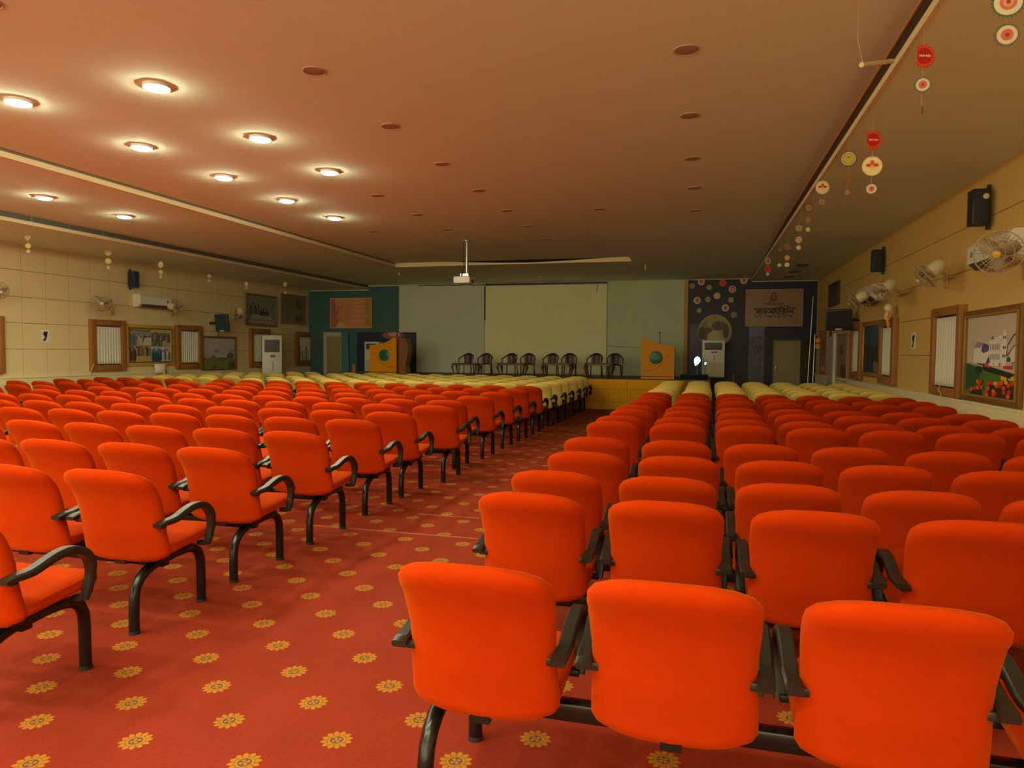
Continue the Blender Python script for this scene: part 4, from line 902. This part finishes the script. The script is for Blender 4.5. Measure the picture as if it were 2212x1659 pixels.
def art_garden(cv, asp):
    cv.base(pm(186, 184, 182)); cv.poly([(0, .38), (1, .34), (1, 0), (0, 0)], mat('garden_green', rgb(122, 134, 58), .6, .3, 4)); cv.up()
    for (x, y, a, b, c) in ((.12, .42, .1, .07, (176, 170, 172)), (.32, .38, .07, .06, (110, 110, 116)), (.42, .58, .10, .05, (140, 136, 150)), (.85, .42, .12, .10, (110, 112, 106)), (.9, .12, .12, .12, (96, 80, 44)), (.35, .05, .08, .07, (96, 84, 60)), (.62, .34, .2, .03, (90, 96, 60))): cv.disc(x, y, a, b, pm(*c))
    cv.up()
    for pts in ([(.78, .4), (.84, .55), (.98, .62)], [(.80, .45), (.82, .6), (.92, .68)], [(.84, .5), (.98, .5)]): cv.stroke(pts, .02, pm(110, 106, 110), asp)
framed('L', 433.5, 508, 745, 802, 725.5, 434, 436, .05, 'framed garden landscape below the television on the left wall', art_garden, M_goldd)
def art_conf(cv, asp):
    cv.base(pm(140, 142, 128)); cv.poly([(.05, .05), (.95, .05), (.8, .35), (.2, .35)], pm(176, 172, 158)); cv.up()
    crowd(cv, .08, .42, .35, .75, [(90, 96, 90), (120, 120, 110)], 4, .05); crowd(cv, .42, .72, .32, .62, [(70, 76, 76)], 3, .05)
    for k in range(8): cv.poly([(.1+k*.1, .12), (.15+k*.1, .12), (.15+k*.1, .18), (.1+k*.1, .18)], pm(120, 116, 100))
    cv.stroke([(.85, .6), (.9, .75), (.88, .6)], .03, pm(80, 84, 80), asp)
framed('L', 530, 597, 745, 707, 632, 597, 530, .05, 'grey framed picture of people seated at a meeting table', art_conf, mat('grey_olive_frame', rgb(120, 112, 88), .6))
def art_fig(cv, asp):
    cv.base(pm(140, 130, 104)); cv.disc(.7, .7, .13, .2, pm(110, 100, 84)); cv.disc(.7, .2, .16, .16, pm(90, 90, 92)); cv.up(); cv.disc(.7, .3, .10, .08, pm(90, 120, 130)); cv.disc(.66, .1, .14, .05, pm(150, 92, 80)); cv.stroke([(.28, .1), (.3, .3), (.22, .42), (.3, .5)], .04, pm(110, 100, 76), asp)
    for k in range(4): scribble(cv, .08, .45, .9-.1*k, .05, pm(116, 104, 80), asp, 5)
framed('L', 605, 661, 745, 703, 633, 661, 605, .02, 'brownish unframed poster of a figure next to the dark corner', art_fig, mat('poster_edge', rgb(140, 130, 104), .6), 'poster')
# far right: posters and white door
def art_rp(cv, asp): cv.base(pm(178, 128, 96)); cv.stroke([(.2, .45), (.8, .45)], .03, pm(190, 60, 40), asp); cv.stroke([(.5, .35), (.5, .52)], .03, pm(190, 60, 40), asp); cv.disc(.5, .12, .3, .06, pm(206, 180, 150))
framed('R', 1771, 1789, 770, 808, 716, 1771, 1773, .02, 'tall pinkish poster with red mark near the stage corner', art_rp, mat('thin_tan', rgb(170, 130, 90), .6), 'poster')
def art_tree(cv, asp): cv.base(pm(158, 128, 100)); cv.disc(.4, .65, .2, .14, pm(110, 80, 56)); cv.disc(.6, .2, .3, .15, pm(110, 80, 50)); cv.up(); cv.stroke([(.4, .5), (.45, .3), (.7, .1)], .04, pm(84, 60, 40), asp)
framed('R', 1810, 1834, 770, 822, 722, 1810, 1812, .02, 'tall brown tree poster beside the white door post', art_tree, mat('thin_tan', rgb(170, 130, 90), .6), 'poster')
ya, yb = span('R', 1791, 1809, 770); mb = MB(); bxw(mb, 'R', .001, .04, ya, yb, 0, zz('R', 1797, 725), mat('door_white', rgb(190, 184, 170), .5)); d3 = struct(mb, 'door_3')
mb = MB(); bxw(mb, 'R', .04, .09, ya, ya+.12, 0, zz('R', 1797, 722), mat('door_post', rgb(226, 222, 206), .5)); mb.build('door_frame', d3)
def art_dark(cv, asp): cv.base(pm(84, 64, 44)); cv.poly([(.1, .1), (.9, .1), (.9, .9), (.1, .9)], pm(76, 58, 42))
framed('R', 1793, 1815, 640, 664, 615, 1793, 1797, .03, 'small dark framed board above the right television', art_dark, mat('dark_wood_frame', rgb(80, 58, 36), .6))
# pictogram notices
def notice(side, x0, x1, y0, y1, label):
    ya, yb = span(side, x0, x1, (y0+y1)/2); z0, z1 = zz(side, (x0+x1)/2, y1), zz(side, (x0+x1)/2, y0)
    if side == 'R': O = Vector((XR-.001, yb, z0)); U = Vector((0, ya-yb, 0)); N = Vector((-1, 0, 0))
    else: O = Vector((XL+.001, ya, z0)); U = Vector((0, yb-ya, 0)); N = Vector((1, 0, 0))
    cv = Canvas(O, U, Vector((0, 0, z1-z0)), N, .003); cv.base(M_paper); I = mat('notice_ink', (0.015, 0.015, 0.03, 1), .6); asp = abs(U.y)/(z1-z0)
    cv.disc(.45, .78, .14, .07, I, 12); cv.poly([(.1, .70), (.75, .86), (.85, .74), (.7, .62), (.78, .5), (.6, .42), (.42, .46), (.3, .58), (.12, .55), (.3, .66)], I); cv.stroke([(.5, .45), (.42, .25), (.2, .18)], .09, I, asp); cv.stroke([(.6, .45), (.62, .3), (.45, .14), (.3, .1)], .08, I, asp)
    tag(cv.build('notice'), label, 'notice')
notice('L', 89, 106, 712, 739, 'white notice with a dark running figure on the left wall')
notice('R', 1969, 1978, 718, 754, 'pale notice with a dark figure between the right windows')
# ---- speakers
def speaker(side, x0, x1, yt, yb, label, m=M_spk, d=.2, clip=0):
    f = WR if side == 'R' else WL
    # front at distance d from the wall
    Xf = xw(side, d)
    xc_, zc_ = (x0+x1)/2, 0
    P1 = PX(xc_, yt, xw(side, d*.5)); P2 = PX(xc_, yb, xw(side, d*.5))
    w_px = abs(x1-x0); dep = (P1-CAM).dot(FWD)/F
    y = P1.y; h = P1.z-P2.z
    s = 1 if side == 'R' else -1
    t = empty('wall_speaker', (xw(side, .02), y, P2.z), label, 'speaker', 'wall speakers')
    wy = w_px*dep*.9
    mb = MB(); mb.box(-(d) if s > 0 else .03, -.03 if s > 0 else d, -wy/2, wy/2, 0, h, m, .012); mb.build('cabinet', t)
    g = MB(); g.box(-(d)+.02 if s > 0 else .05, -.05 if s > 0 else d-.02, -wy/2-.012, -wy/2+.002, .02, h-.02, mat('speaker_mesh', (0.02, 0.025, 0.028, 1), .8, .3, 200), .004); g.build('grille', t)
    b_ = MB(); b_.box(-.04 if s > 0 else 0, 0 if s > 0 else .04, -.012, .012, -.045, h+.05, M_spk); b_.build('wall_bracket', t)
    if clip:
        c_ = MB(); c_.lathe([(.03, 0), (.03, .02), (.02, .03), (.001, .032)], M_ivory, 14, Matrix.Translation((-.08, -wy/2-.01, h-.09)) @ Matrix.Rotation(pi/2, 4, 'X')); c_.build('knob', t)
    return t
speaker('R', 2104, 2142, 410, 486, 'tall black wall speaker nearest the camera on the right wall', clip=1)
speaker('R', 1889, 1911, 540, 586, 'black wall speaker farther along the right wall')
speaker('L', 277, 294, 586, 621, 'slate blue wall speaker on the left wall', M_spkblue)
# ---- televisions
def television(side, cx, cy, wpx, hpx, label, rz, tilt, m):
    P = PX(cx, cy, xw(side, .38)); dep = (P-CAM).dot(FWD)/F; w, h = wpx*dep, hpx*dep
    t = empty('television', P, label, 'television', rz=rz)
    R = Matrix.Rotation(tilt, 4, 'X')
    mb = MB(); mb.box(-w/2, w/2, -.04, .04, -h/2, h/2, m, .012, R); mb.build('casing', t)
    mb = MB(); mb.box(-w/2+.03, w/2-.03, -.046, -.038, -h/2+.07, h/2-.03, (mat('tv_screen', (0.004, 0.004, 0.005, 1), .35) if m is M_spk else mat('tv_screen_slate', rgb(36, 64, 72), .3)), 0, R); mb.build('screen', t)
    mb = MB(); mb.box(-.06, .06, -.048, -.04, -h/2+.02, -h/2+.045, M_white, 0, R); mb.build('logo', t)
    mb = MB(); Q = Matrix.Translation(P) @ Matrix.Rotation(rz, 4, 'Z'); wallp = Q.inverted() @ Vector((xw(side, 0), P.y, P.z)); mb.tube([(0, .04, 0), wallp], .03, M_black, 8); mb.tube([(-w*.3, .0, -h/2), (-w*.3, 0, -h/2-.12)], .02, M_black, 6); mb.build('wall_arm', t)
    return t
television('L', 480, 698, 29, 38, 'dark tilted television on a bracket above the garden picture', radians(10), radians(10), M_spkblue)
television('R', 1812, 691, 52, 46, 'black tilted television on a bracket at the far right wall', radians(-12), radians(12), M_spk)
# ---- split air conditioners
def split_ac(side, x0, y0, x1, y1, label):
    """x0 near end pixel, x1 far end pixel on the wall"""
    f = lambda x, y: PX(x, y, xw(side, .11))
    a, b = f(x0, y0), f(x1, y1); yc = (a.y+b.y)/2; L = min(1.1, abs(a.y-b.y)); z = (a.z+b.z)/2; s = 1 if side == 'R' else -1
    t = empty('split_air_conditioner', (xw(side, 0), yc, z), label, 'air conditioner', 'wall air conditioners')
    h = .29; prof = [(0, -h/2), (0, h/2), (.17, h/2), (.215, h/2-.04), (.215, -h/2+.07), (.13, -h/2)]
    mb = MB(); mb.prism([(-x*s, zz_) for x, zz_ in prof], L, M_white, Vector((-.004*s, -L/2, 0)), Vector((1, 0, 0)), Vector((0, 0, 1)), Vector((0, 1, 0))); mb.build('housing', t)
    g = MB(); g.prism([(-x*s, zz_) for x, zz_ in [(.138, -h/2+.002), (.150, -h/2-.004), (.222, -h/2+.062), (.214, -h/2+.07)]], L*.86, mat('louver_grey', rgb(92, 88, 76), .5), Vector((-.006*s, -L*.43, 0)), Vector((1, 0, 0)), Vector((0, 0, 1)), Vector((0, 1, 0))); g.build('louver', t)
    g = MB(); g.box(min(-s*.219, -s*.224), max(-s*.219, -s*.224), L*.36, L*.40, -.01, .05, M_grey); g.build('display', t)
    return t
split_ac('R', 2215, 545, 2108, 540, 'white split air conditioner behind the nearest fan on the right wall')
split_ac('R', 1918, 630, 1850, 640, 'white split air conditioner above the right window pair')
split_ac('L', 295, 652, 362, 652, 'white split air conditioner on the left wall')
# ---- wall fans
def fan(side, hub, rpx, base, face, label, hubcol, off_=.38, dropz=0.0):
    Hc = PX(hub[0], hub[1], xw(side, off_)); Bp = PX(base[0], base[1], xw(side, 0.0))
    dep = (Hc-CAM).dot(FWD)/F; r = rpx*dep
    t = empty('wall_fan', Bp, label, 'fan', 'wall fans')
    d = Vector(face).normalized(); Q = d.to_track_quat('Z', 'Y').to_matrix().to_4x4(); Mx = Matrix.Translation(Hc-Bp) @ Q
    cage = MB(); MW = mat('fan_wire', rgb(176, 160, 124), .4)
    def ring(rr, z, th): cage.tube([Mx @ Vector((rr*cos(2*pi*k/36), rr*sin(2*pi*k/36), z)) for k in range(36)], th, MW, 5, closed=True)
    ring(r, 0, .006); ring(r*.66, .06, .003); ring(r*.33, .08, .003); ring(r*.66, -.06, .003)
    for k in range(30):
        q = 2*pi*k/30; cage.tube([Mx @ Vector((r*cos(q)*f_, r*sin(q)*f_, z)) for f_, z in ((.14, .088), (.4, .082), (.75, .05), (1, 0), (.75, -.05), (.3, -.08))], .0022, MW, 3, caps=False)
    cage.build('cage', t)
    bl = MB(); MBL = mat('fan_blade', rgb(160, 142, 116), .4)
    for k in range(3):
        q0 = 2*pi*k/3+.4; vs = []
        for i in range(7):
            f_ = .12+.76*i/6; wd = r*(.16+.5*math.sin(pi*min(1, f_*.95)))
            for j, e in enumerate((-.5, 0, .5)):
                an = q0+e*wd/(r*max(f_, .25)); vs.append(Mx @ Vector((r*f_*cos(an), r*f_*sin(an), .025*e*2)))
        bl.raw(vs, [[i*3+j, i*3+j+1, (i+1)*3+j+1, (i+1)*3+j] for i in range(6) for j in range(2)], MBL, True)
    o = bl.build('blades', t, fix=False); so = o.modifiers.new('t', 'SOLIDIFY'); so.thickness = .004
    h = MB(); h.lathe([(r*.17, .085), (r*.17, .10), (r*.12, .108), (.001, .11)], hubcol, 20, Mx); h.build('hub', t)
    mo = MB(); mo.lathe([(.05, -.05), (.085, -.08), (.085, -.2), (.05, -.24), (.001, -.245)], M_ivory, 18, Mx)
    mo.build('motor', t)
    br = MB(); p1 = Mx @ Vector((0, 0, -.16)); sx = -1 if side == 'R' else 1
    br.tube([p1, Vector((sx*.10, p1.y*.5, p1.z-.08)), Vector((sx*.04, 0, -.03)), Vector((sx*.01, 0, 0))], .022, M_ivory, 8)
    br.box(min(0, sx*.035), max(0, sx*.035), -.055, .055, -.13, .11, mat('bracket_tan', rgb(206, 160, 84), .5), .01); br.build('bracket', t)
    return t
fan('R', (2157, 546), 47, (2222, 575), (-.45, -.85, -.25), 'nearest wall fan with yellow hub on the right wall', mat('fan_yellow', rgb(216, 170, 40), .5), .45)
fan('R', (1998, 596), 31, (2048, 600), (-.75, .15, -.62), 'wall fan turned sideways between the two right speakers', M_ivory, .42)
fan('R', (1902, 632), 25, (1940, 633), (-.70, -.15, -.62), 'third wall fan on the right, beside the far air conditioner', M_ivory, .5)
fan('R', (1845, 650), 20, (1872, 656), (-.80, .45, -.5), 'farthest wall fan on the right wall, seen edge-on', M_ivory, .52)
fan('L', (221, 654), 22, (240, 668), (.62, -.72, -.25), 'wall fan facing the hall left of the white air conditioner', M_ivory, .45)
fan('L', (384, 666), 15, (370, 670), (.95, .25, -.3), 'small wall fan right of the left air conditioner', M_ivory, .45)
fan('L', (522, 684), 12, (506, 680), (.3, -.1, -.95), 'wall fan facing down near the meeting picture', M_ivory, .45)
fan('L', (-2, 628), 19, (-22, 640), (.9, -.3, -.3), 'wall fan cut by the left picture edge', M_ivory, .45)
# balloons on the right wall
Bp = PX(1918, 672, xw('R', .15)); t = empty('balloon_bunch', Bp, 'bunch of white balloons with orange ribbon above the right window', 'balloons')
dep = (Bp-CAM).dot(FWD)/F
for i, (dx, dz, r) in enumerate(((-3, 6, 9), (4, 0, 8), (-2, -9, 7), (5, 9, 6), (3, -14, 6.5))):
    mb = MB(); mb.lathe([(.001, -1.1*r*dep), (.35*r*dep, -.95*r*dep), (.85*r*dep, -.45*r*dep), (r*dep, .1*r*dep), (.8*r*dep, .7*r*dep), (.4*r*dep, .98*r*dep), (.001, 1.05*r*dep)], M_balloon, 18, Matrix.Translation((.0+.03*(i % 2), dx*dep, dz*dep))); mb.build('balloon', t)
mb = MB(); mb.tube([(0, -8*dep, 0), (-.02, -7*dep, -18*dep), (-.01, -10*dep, -26*dep), (0, -7*dep, -34*dep)], .02, M_ribbon, 6); mb.build('ribbon', t)
p = PX(1768, 735, xw('R', .2)); mb = MB(); 
for dz in (0, -.16): mb.lathe([(.001, -.09), (.07, -.05), (.08, .01), (.05, .06), (.001, .08)], M_ribbon, 14, Matrix.Translation((p.x, p.y, p.z+dz)))
tag(mb.build('balloon_pair'), 'two small orange balloons on the wall in the far right corner', 'balloons')
# white sheet clipped below the collage
ya, yb = span('L', 327, 353, 797); p1, p2 = WL(340, 806).z, WL(340, 786).z
t = empty('paper_sheet', (XL+.06, (ya+yb)/2, p1), 'curled white paper sheet clipped below the crowd collage', 'paper')
vs = [];
for i in range(11):
    q = -1+2*i/10; vs += [(.05+.05*(1-q*q), q*(yb-ya)/2, 0), (.03+.07*(1-q*q), q*(yb-ya)/2, p2-p1)]
mb = MB(); mb.raw(vs, [[2*i, 2*i+2, 2*i+3, 2*i+1] for i in range(10)], M_paper, True); o = mb.build('sheet', t); so = o.modifiers.new('t', 'SOLIDIFY'); so.thickness = .003
mb = MB(); mb.lathe([(.001, -.06), (.04, -.04), (.03, .03), (.012, .09), (.001, .1)], M_ribbon, 12, Matrix.Translation((.13, 0, -.02))); mb.build('orange_clip', t)
mb = MB(); mb.tube([(-.02, 0, .03), (.13, 0, -.01)], .008, M_wire, 6); mb.build('wire_hook', t)
# loose curtain cords
for side, pts, lab in (('L', [(203, 787), (198, 797), (195, 806), (193, 815)], 'thin white cord hanging from the first left window'), ('R', [(2030, 832), (2027, 842), (2033, 850), (2030, 862)], 'twisted pale cord hanging at the right window corner')):
    mb = MB(); mb.tube([PX(a, b, xw(side, .1)) for a, b in pts], .007, M_ivory, 5); tag(mb.build('cord'), lab, 'cord')

# ================================================================== AUDITORIUM CHAIRS
def back_mesh():
    hw_, rings, n = .240, [], 32
    z0, z1 = .368, .900
    ts = [0, .012, .035, .07, .12, .2, .3, .42, .54, .66, .76, .84, .90, .945, .975, .992, 1.0]
    vs = []
    for t in ts:
        z = z0+(z1-z0)*t
        # side outline with rounded corners
        w = hw_*.985 - .008*math.exp(-((t-.45)/.18)**2)
        if t > .83: w *= (1-((t-.83)/.17)**3.2*.99)**(1/2.9) if t < 1 else .0
        if t < .08: w *= (1-((.08-t)/.08)**3*.9)**(1/3)
        if t >= 1: w = .10
        if t <= 0: w = .17
        # centre line: reclining S
        y = .035-.012*sin(pi*min(1, t/.5))-.13*max(0, t-.15)**1.1/.82-.055*max(0, (t-.55)/.45)**1.6
        th = .036+.010*sin(pi*t)+.012*math.exp(-((t-.90)/.09)**2)
        if t > .86: th *= (max(0.0, 1-((t-.86)/.14)**2.4))**.5*.94+.06
        if t < .05: th *= (max(0.0, 1-((.05-t)/.05)**2))**.5*.8+.2
        row = []
        for k in range(n):
            q = 2*pi*k/n; c, s_ = cos(q), sin(q); e = .42
            ux = math.copysign(abs(c)**e, c); uy = math.copysign(abs(s_)**.8, s_)
            xx = w*ux; yy = y+th*uy+.050*(abs(xx)/hw_)**2.2*(.5+.6*t)
            zt = z-.016*(abs(xx)/hw_)**2*(1 if t > .8 else 0)+(.020*(xx/hw_)**2 if t < .12 else 0)
            row.append((xx, yy, zt))
        vs += row
    R = len(ts); fs = [[i*n+k, i*n+(k+1) % n, (i+1)*n+(k+1) % n, (i+1)*n+k] for i in range(R-1) for k in range(n)]
    fs += [list(range(n))[::-1], [(R-1)*n+k for k in range(n)]]
    return vs, fs
def seat_mesh():
    vs = []; n = 28; ts = [0, .02, .06, .14, .3, .5, .7, .85, .93, .975, 1.0]
    for t in ts:
        y = -.0+.445*t; zc_ = .425+.05*t; th = .038
        w = .232
        if t < .12: w *= (1-((.12-t)/.12)**2*.35)
        if t > .85: w *= (1-((t-.85)/.15)**2.4*.14); th *= (max(0, 1-((t-.85)/.15)**2.2))**.5*.85+.15; zc_ -= .012*((t-.85)/.15)**2
        if t < .04: th *= .55+.45*t/.04
        for k in range(n):
            q = 2*pi*k/n; c, s_ = cos(q), sin(q); ux = math.copysign(abs(c)**.45, c); uz = math.copysign(abs(s_)**.75, s_)
            xx = w*ux; vs.append((xx, y, zc_+th*uz+(.014*(xx/.232)**2 if s_ > 0 else 0)))
    R = len(ts); fs = [[i*n+k, i*n+(k+1) % n, (i+1)*n+(k+1) % n, (i+1)*n+k] for i in range(R-1) for k in range(n)]
    fs += [list(range(n))[::-1], [(R-1)*n+k for k in range(n)]]
    return vs, fs
def arm_mb(s):
    x = s*.250
    path = [(x-s*.004, -.045, .598), (x-s*.002, -.01, .604), (x, .04, .606), (x, .08, .611), (x, .13, .628), (x, .19, .645), (x, .25, .648), (x, .30, .632), (x, .338, .598), (x, .356, .55), (x, .350, .49), (x, .332, .435), (x-s*.004, .318, .405)]
    # smooth resample (Catmull-Rom)
    P = [Vector(p) for p in path]; out = []
    for i in range(len(P)-1):
        p0, p1, p2, p3 = P[max(i-1, 0)], P[i], P[i+1], P[min(i+2, len(P)-1)]
        for k in range(3):
            t = k/3; out.append(.5*((2*p1)+(-p0+p2)*t+(2*p0-5*p1+4*p2-p3)*t*t+(-p0+3*p1-3*p2+p3)*t**3))
    out.append(P[-1])
    secs = []
    for i in range(len(out)):
        f = i/(len(out)-1); a = .0235-(.004 if f > .75 else 0); b = .012+.006*sin(pi*f)
        if i < 2: b *= .9
        secs.append([(a, b*.4), (a*.82, b), (-a*.82, b), (-a, b*.4), (-a, -b*.5), (-a*.7, -b), (a*.7, -b), (a, -b*.5)])
    m_ = MB(); m_.sweep(out, secs, M_black, Vector((1, 0, 0)))
    m_.box(min(x, x-s*.045), max(x, x-s*.045), -.012, .022, .572, .598, M_black, .005)      # lug to the back
    m_.box(min(x, x-s*.05), max(x, x-s*.05), .300, .335, .400, .424, M_black, .005)
    return m_
def make_chair(fab, seatfab):
    t = empty('auditorium_chair', (0, 0, 0), 'x', 'chair')
    b = MB(); b.raw(*back_mesh(), fab, True); b.build('backrest', t)
    s = MB(); s.raw(*seat_mesh(), seatfab, True); s.build('seat', t)
    for sx in (-1, 1): arm_mb(sx).build('armrest', t)
    u = MB(); u.box(-.17, .17, .07, .33, .365, .40, M_steel, .006); u.box(-.03, .03, .0, .03, .36, .50, M_steel); u.build('seat_bracket', t)
    return t
protoO = make_chair(M_orange, M_orange); protoY = make_chair(M_yellow, M_maroon)
firstO = [True]; firstY = [True]
def leg_frame_pts(front):
    if front: return [(0, .23, .338), (0, .33, .345), (0, .39, .345), (0, .44, .335), (0, .48, .305), (0, .50, .26), (0, .505, .2), (0, .507, .012)]
    return [(0, .28, .341), (0, .20, .334), (0, .14, .324), (0, .09, .308), (0, .045, .280), (0, .015, .24), (0, .003, .19), (0, 0, .1), (0, 0, .012)]
def make_beam(width, legs):
    t = empty('seat_beam', (0, 0, 0), 'x', 'seat frame')
    b = MB(); b.box(-width/2, max(legs)+.03, .17, .225, .300, .360, M_steel, .008); b.build('beam', t)
    for lx in legs:
        for fr in (False, True):
            m_ = MB(); pts = [(lx, p[1], p[2]) for p in leg_frame_pts(fr)]; m_.tube(pts, .0265, M_steel, 14); lg = m_.build('leg', t)
            m_ = MB(); y_ = .507 if fr else 0.0; m_.lathe([(.0285, 0), (.0285, .014), (.027, .016)], M_rubber, 14, Matrix.Translation((lx, y_, 0))); m_.build('foot_cap', lg)
    return t
ORD = ['first', 'second', 'third', 'fourth', 'fifth', 'sixth', 'seventh', 'eighth', 'ninth', 'tenth', 'eleventh', 'twelfth', 'thirteenth', 'fourteenth']
beams = {}
def put_chair(x, y, rz, orange, label, group, sx=1.0):
    src, fl = (protoO, firstO) if orange else (protoY, firstY)
    if fl[0]: o = src; fl[0] = False
    else: o = copy_tree(src)
    o.location = (x, y, .012 if sx > 1 else 0); o.rotation_euler.z = rz; o.scale = (sx, 1, .965 if sx > 1 else .985)
    tag(o, label, 'chair', group); return o
def put_beam(x, y, w, legs, label, group):
    key = (round(w, 2), tuple(round(l, 2) for l in legs))
    if key in beams: o = copy_tree(beams[key])
    else: o = make_beam(w, legs); beams[key] = o
    o.location = (x, y, 0); tag(o, label, 'seat frame', group); return o
def visible(x, y, z=.6, mx=130, my=150):
    d = Vector((x, y, z))-CAM; k = d.dot(FWD)
    if k < .3: return False
    u, v = W_/2+F*d.dot(RT)/k, H_/2-F*d.dot(UP)/k
    rx = F*.3/k
    return -rx-20 < u < W_+rx+20 and v-F*.35/k < H_ and v > 0
# left block rows: front foot of the aisle leg, read off the carpet
feet = [(185, 1443), (436, 1297), (605, 1208), (740, 1141), (840, 1088), (908, 1055), (995.6, 1026), (1065, 980), (1104, 960.7), (1136, 946), (1168.7, 932.4), (1180, 920)]
Lrows = []
for a, b in feet: p = PZ(a, b, .01); Lrows.append([p.x, p.y-.507])
Lrows[6] = [PZ(999, 1010).x*0-2.9, 8.35]  # see list below
Lrows = [(-2.73, 2.065), (-2.823, 2.96), (-2.858, 3.81), (-2.867, 4.725), (-2.90, 5.70), (-2.905, 6.50), (-2.80, 7.41), (-2.98, 8.27), (-2.905, 9.20), (-2.915, 10.24), (-2.905, 11.18), (-2.90, 12.15)]
LY = [(-2.95, 13.17), (-2.905, 13.95), (-2.893, 14.72), (-2.889, 15.66), (-2.895, 16.58), (-2.919, 17.45)]
PL = .627
rn = random.Random(5)
def row_name(i): return ORD[i]
def left_rows(rows, orange, grp, colour):
    tot = len(rows)
    for i, (lx, y) in enumerate(rows):
        skew = rn.uniform(-.012, .012); ax = lx-.085
        cnt = 11
        for k in range(cnt):
            x = ax-PL*k; yy = y+skew*(x-ax)*0+rn.uniform(-.012, .012)
            if not visible(x, yy): continue
            put_chair(x, yy, rn.uniform(-.018, .018), orange, '%s chair in %s %s row, %s seat left of the centre aisle' % (colour, row_name(i), colour, ORD[k]), grp, 1.115)
        for u in range(0, cnt, 4):
            n = min(4, cnt-u); xc_ = ax-PL*(u+(n-1)/2); w = PL*(n-1)+.36
            lg = [-(w/2-.095-.0), (w/2-.10)]
            if u == 0: lg[1] = lx-xc_
            if visible(xc_+w/2, y, .2) or visible(xc_, y, .2) or visible(xc_-w/2, y, .2):
                put_beam(xc_, y, w, lg, 'black steel frame under %s %s row, %s group left of the aisle' % (row_name(i), colour, ORD[u//4]), 'seat frames of the left block')
        # far left block across the side aisle
        if y > 6.5:
            for k in range(4):
                x = ax-PL*(cnt-1)-1.15-.60*k
                if not visible(x, y, .8) or (x < -11.6 and abs(y-pL.y) < .95): continue
                put_chair(x, y+rn.uniform(-.02, .02), rn.uniform(-.02, .02), orange, '%s chair in %s %s row, %s seat beyond the gap near the left wall' % (colour, row_name(i), colour, ORD[k]), 'chairs by the left wall', 1.06)
            xc_ = ax-PL*(cnt-1)-1.15-.9
            put_beam(xc_, y, 2.1, [-.85, .85], 'black steel frame under %s %s row near the left wall' % (row_name(i), colour), 'seat frames near the left wall')
left_rows(Lrows, True, 'orange chairs left of the centre aisle', 'orange')
left_rows(LY, False, 'yellow chairs left of the centre aisle', 'yellow')
# right block rows: top of the second or third column of backrests, read off the photograph
RR = [(-.63, 1.84, .565), (-.71, 2.84, .572), (-.715, 3.42, .558), (-.68, 4.14, .556), (-.72, 4.88, .555), (-.75, 6.10, .555), (-.75, 6.66, .555), (-.715, 7.44, .555), (-.725, 8.07, .555), (-.675, 9.2, .555), (-.655, 9.95, .555), (-.675, 10.8, .555)]
RYl = [(-.64, 11.75, .555), (-.62, 12.5, .555), (-.62, 13.25, .555), (-.62, 14.0, .555), (-.62, 14.75, .555), (-.62, 15.5, .555)]
def right_rows(rows, orange, colour):
    for i, (x0, yt, pt) in enumerate(rows):
        y = yt+.155
        for k in range(7):
            x = x0+pt*k
            if x > XR-.28 or not visible(x, y): continue
            put_chair(x, y+rn.uniform(-.015, .015), rn.uniform(-.015, .015), orange, '%s chair in %s %s row, %s seat right of the centre aisle' % (colour, row_name(i), colour, ORD[k]), '%s chairs right of the centre aisle' % colour)
        for u, n in ((0, 4), (4, 3)):
            xc_ = x0+pt*(u+(n-1)/2); w = pt*(n-1)+.40
            l0 = -(w/2-.04)
            if visible(xc_, y, .2) or visible(xc_-w/2, y, .2):
                put_beam(xc_, y, w, [-(w/2)+.02 if u == 0 else -(w/2)+.2, w/2-.2], 'black steel frame under %s %s row right of the aisle, %s side' % (row_name(i), colour, 'aisle' if u == 0 else 'wall'), 'seat frames of the right block')
right_rows(RR, True, 'orange'); right_rows(RYl, False, 'yellow')

# ================================================================== LIGHT, WORLD, CAMERA
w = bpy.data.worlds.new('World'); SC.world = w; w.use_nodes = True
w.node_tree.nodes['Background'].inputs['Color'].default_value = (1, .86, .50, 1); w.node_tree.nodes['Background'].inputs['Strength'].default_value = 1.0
cam = bpy.data.cameras.new('camera'); co = bpy.data.objects.new('camera', cam); COL.objects.link(co)
cam.sensor_fit = 'HORIZONTAL'; cam.sensor_width = 36; cam.lens = 36*F/W_; cam.clip_start = .05
M_ = Matrix((RT, UP, -FWD)).transposed().to_4x4(); M_.translation = CAM; co.matrix_world = M_
SC.camera = co
vs_ = SC.view_settings; vs_.view_transform = 'Standard'; vs_.look = 'None'; vs_.gamma = 1; vs_.exposure = 1.78
try: vs_.use_curve_mapping = False
except Exception: pass
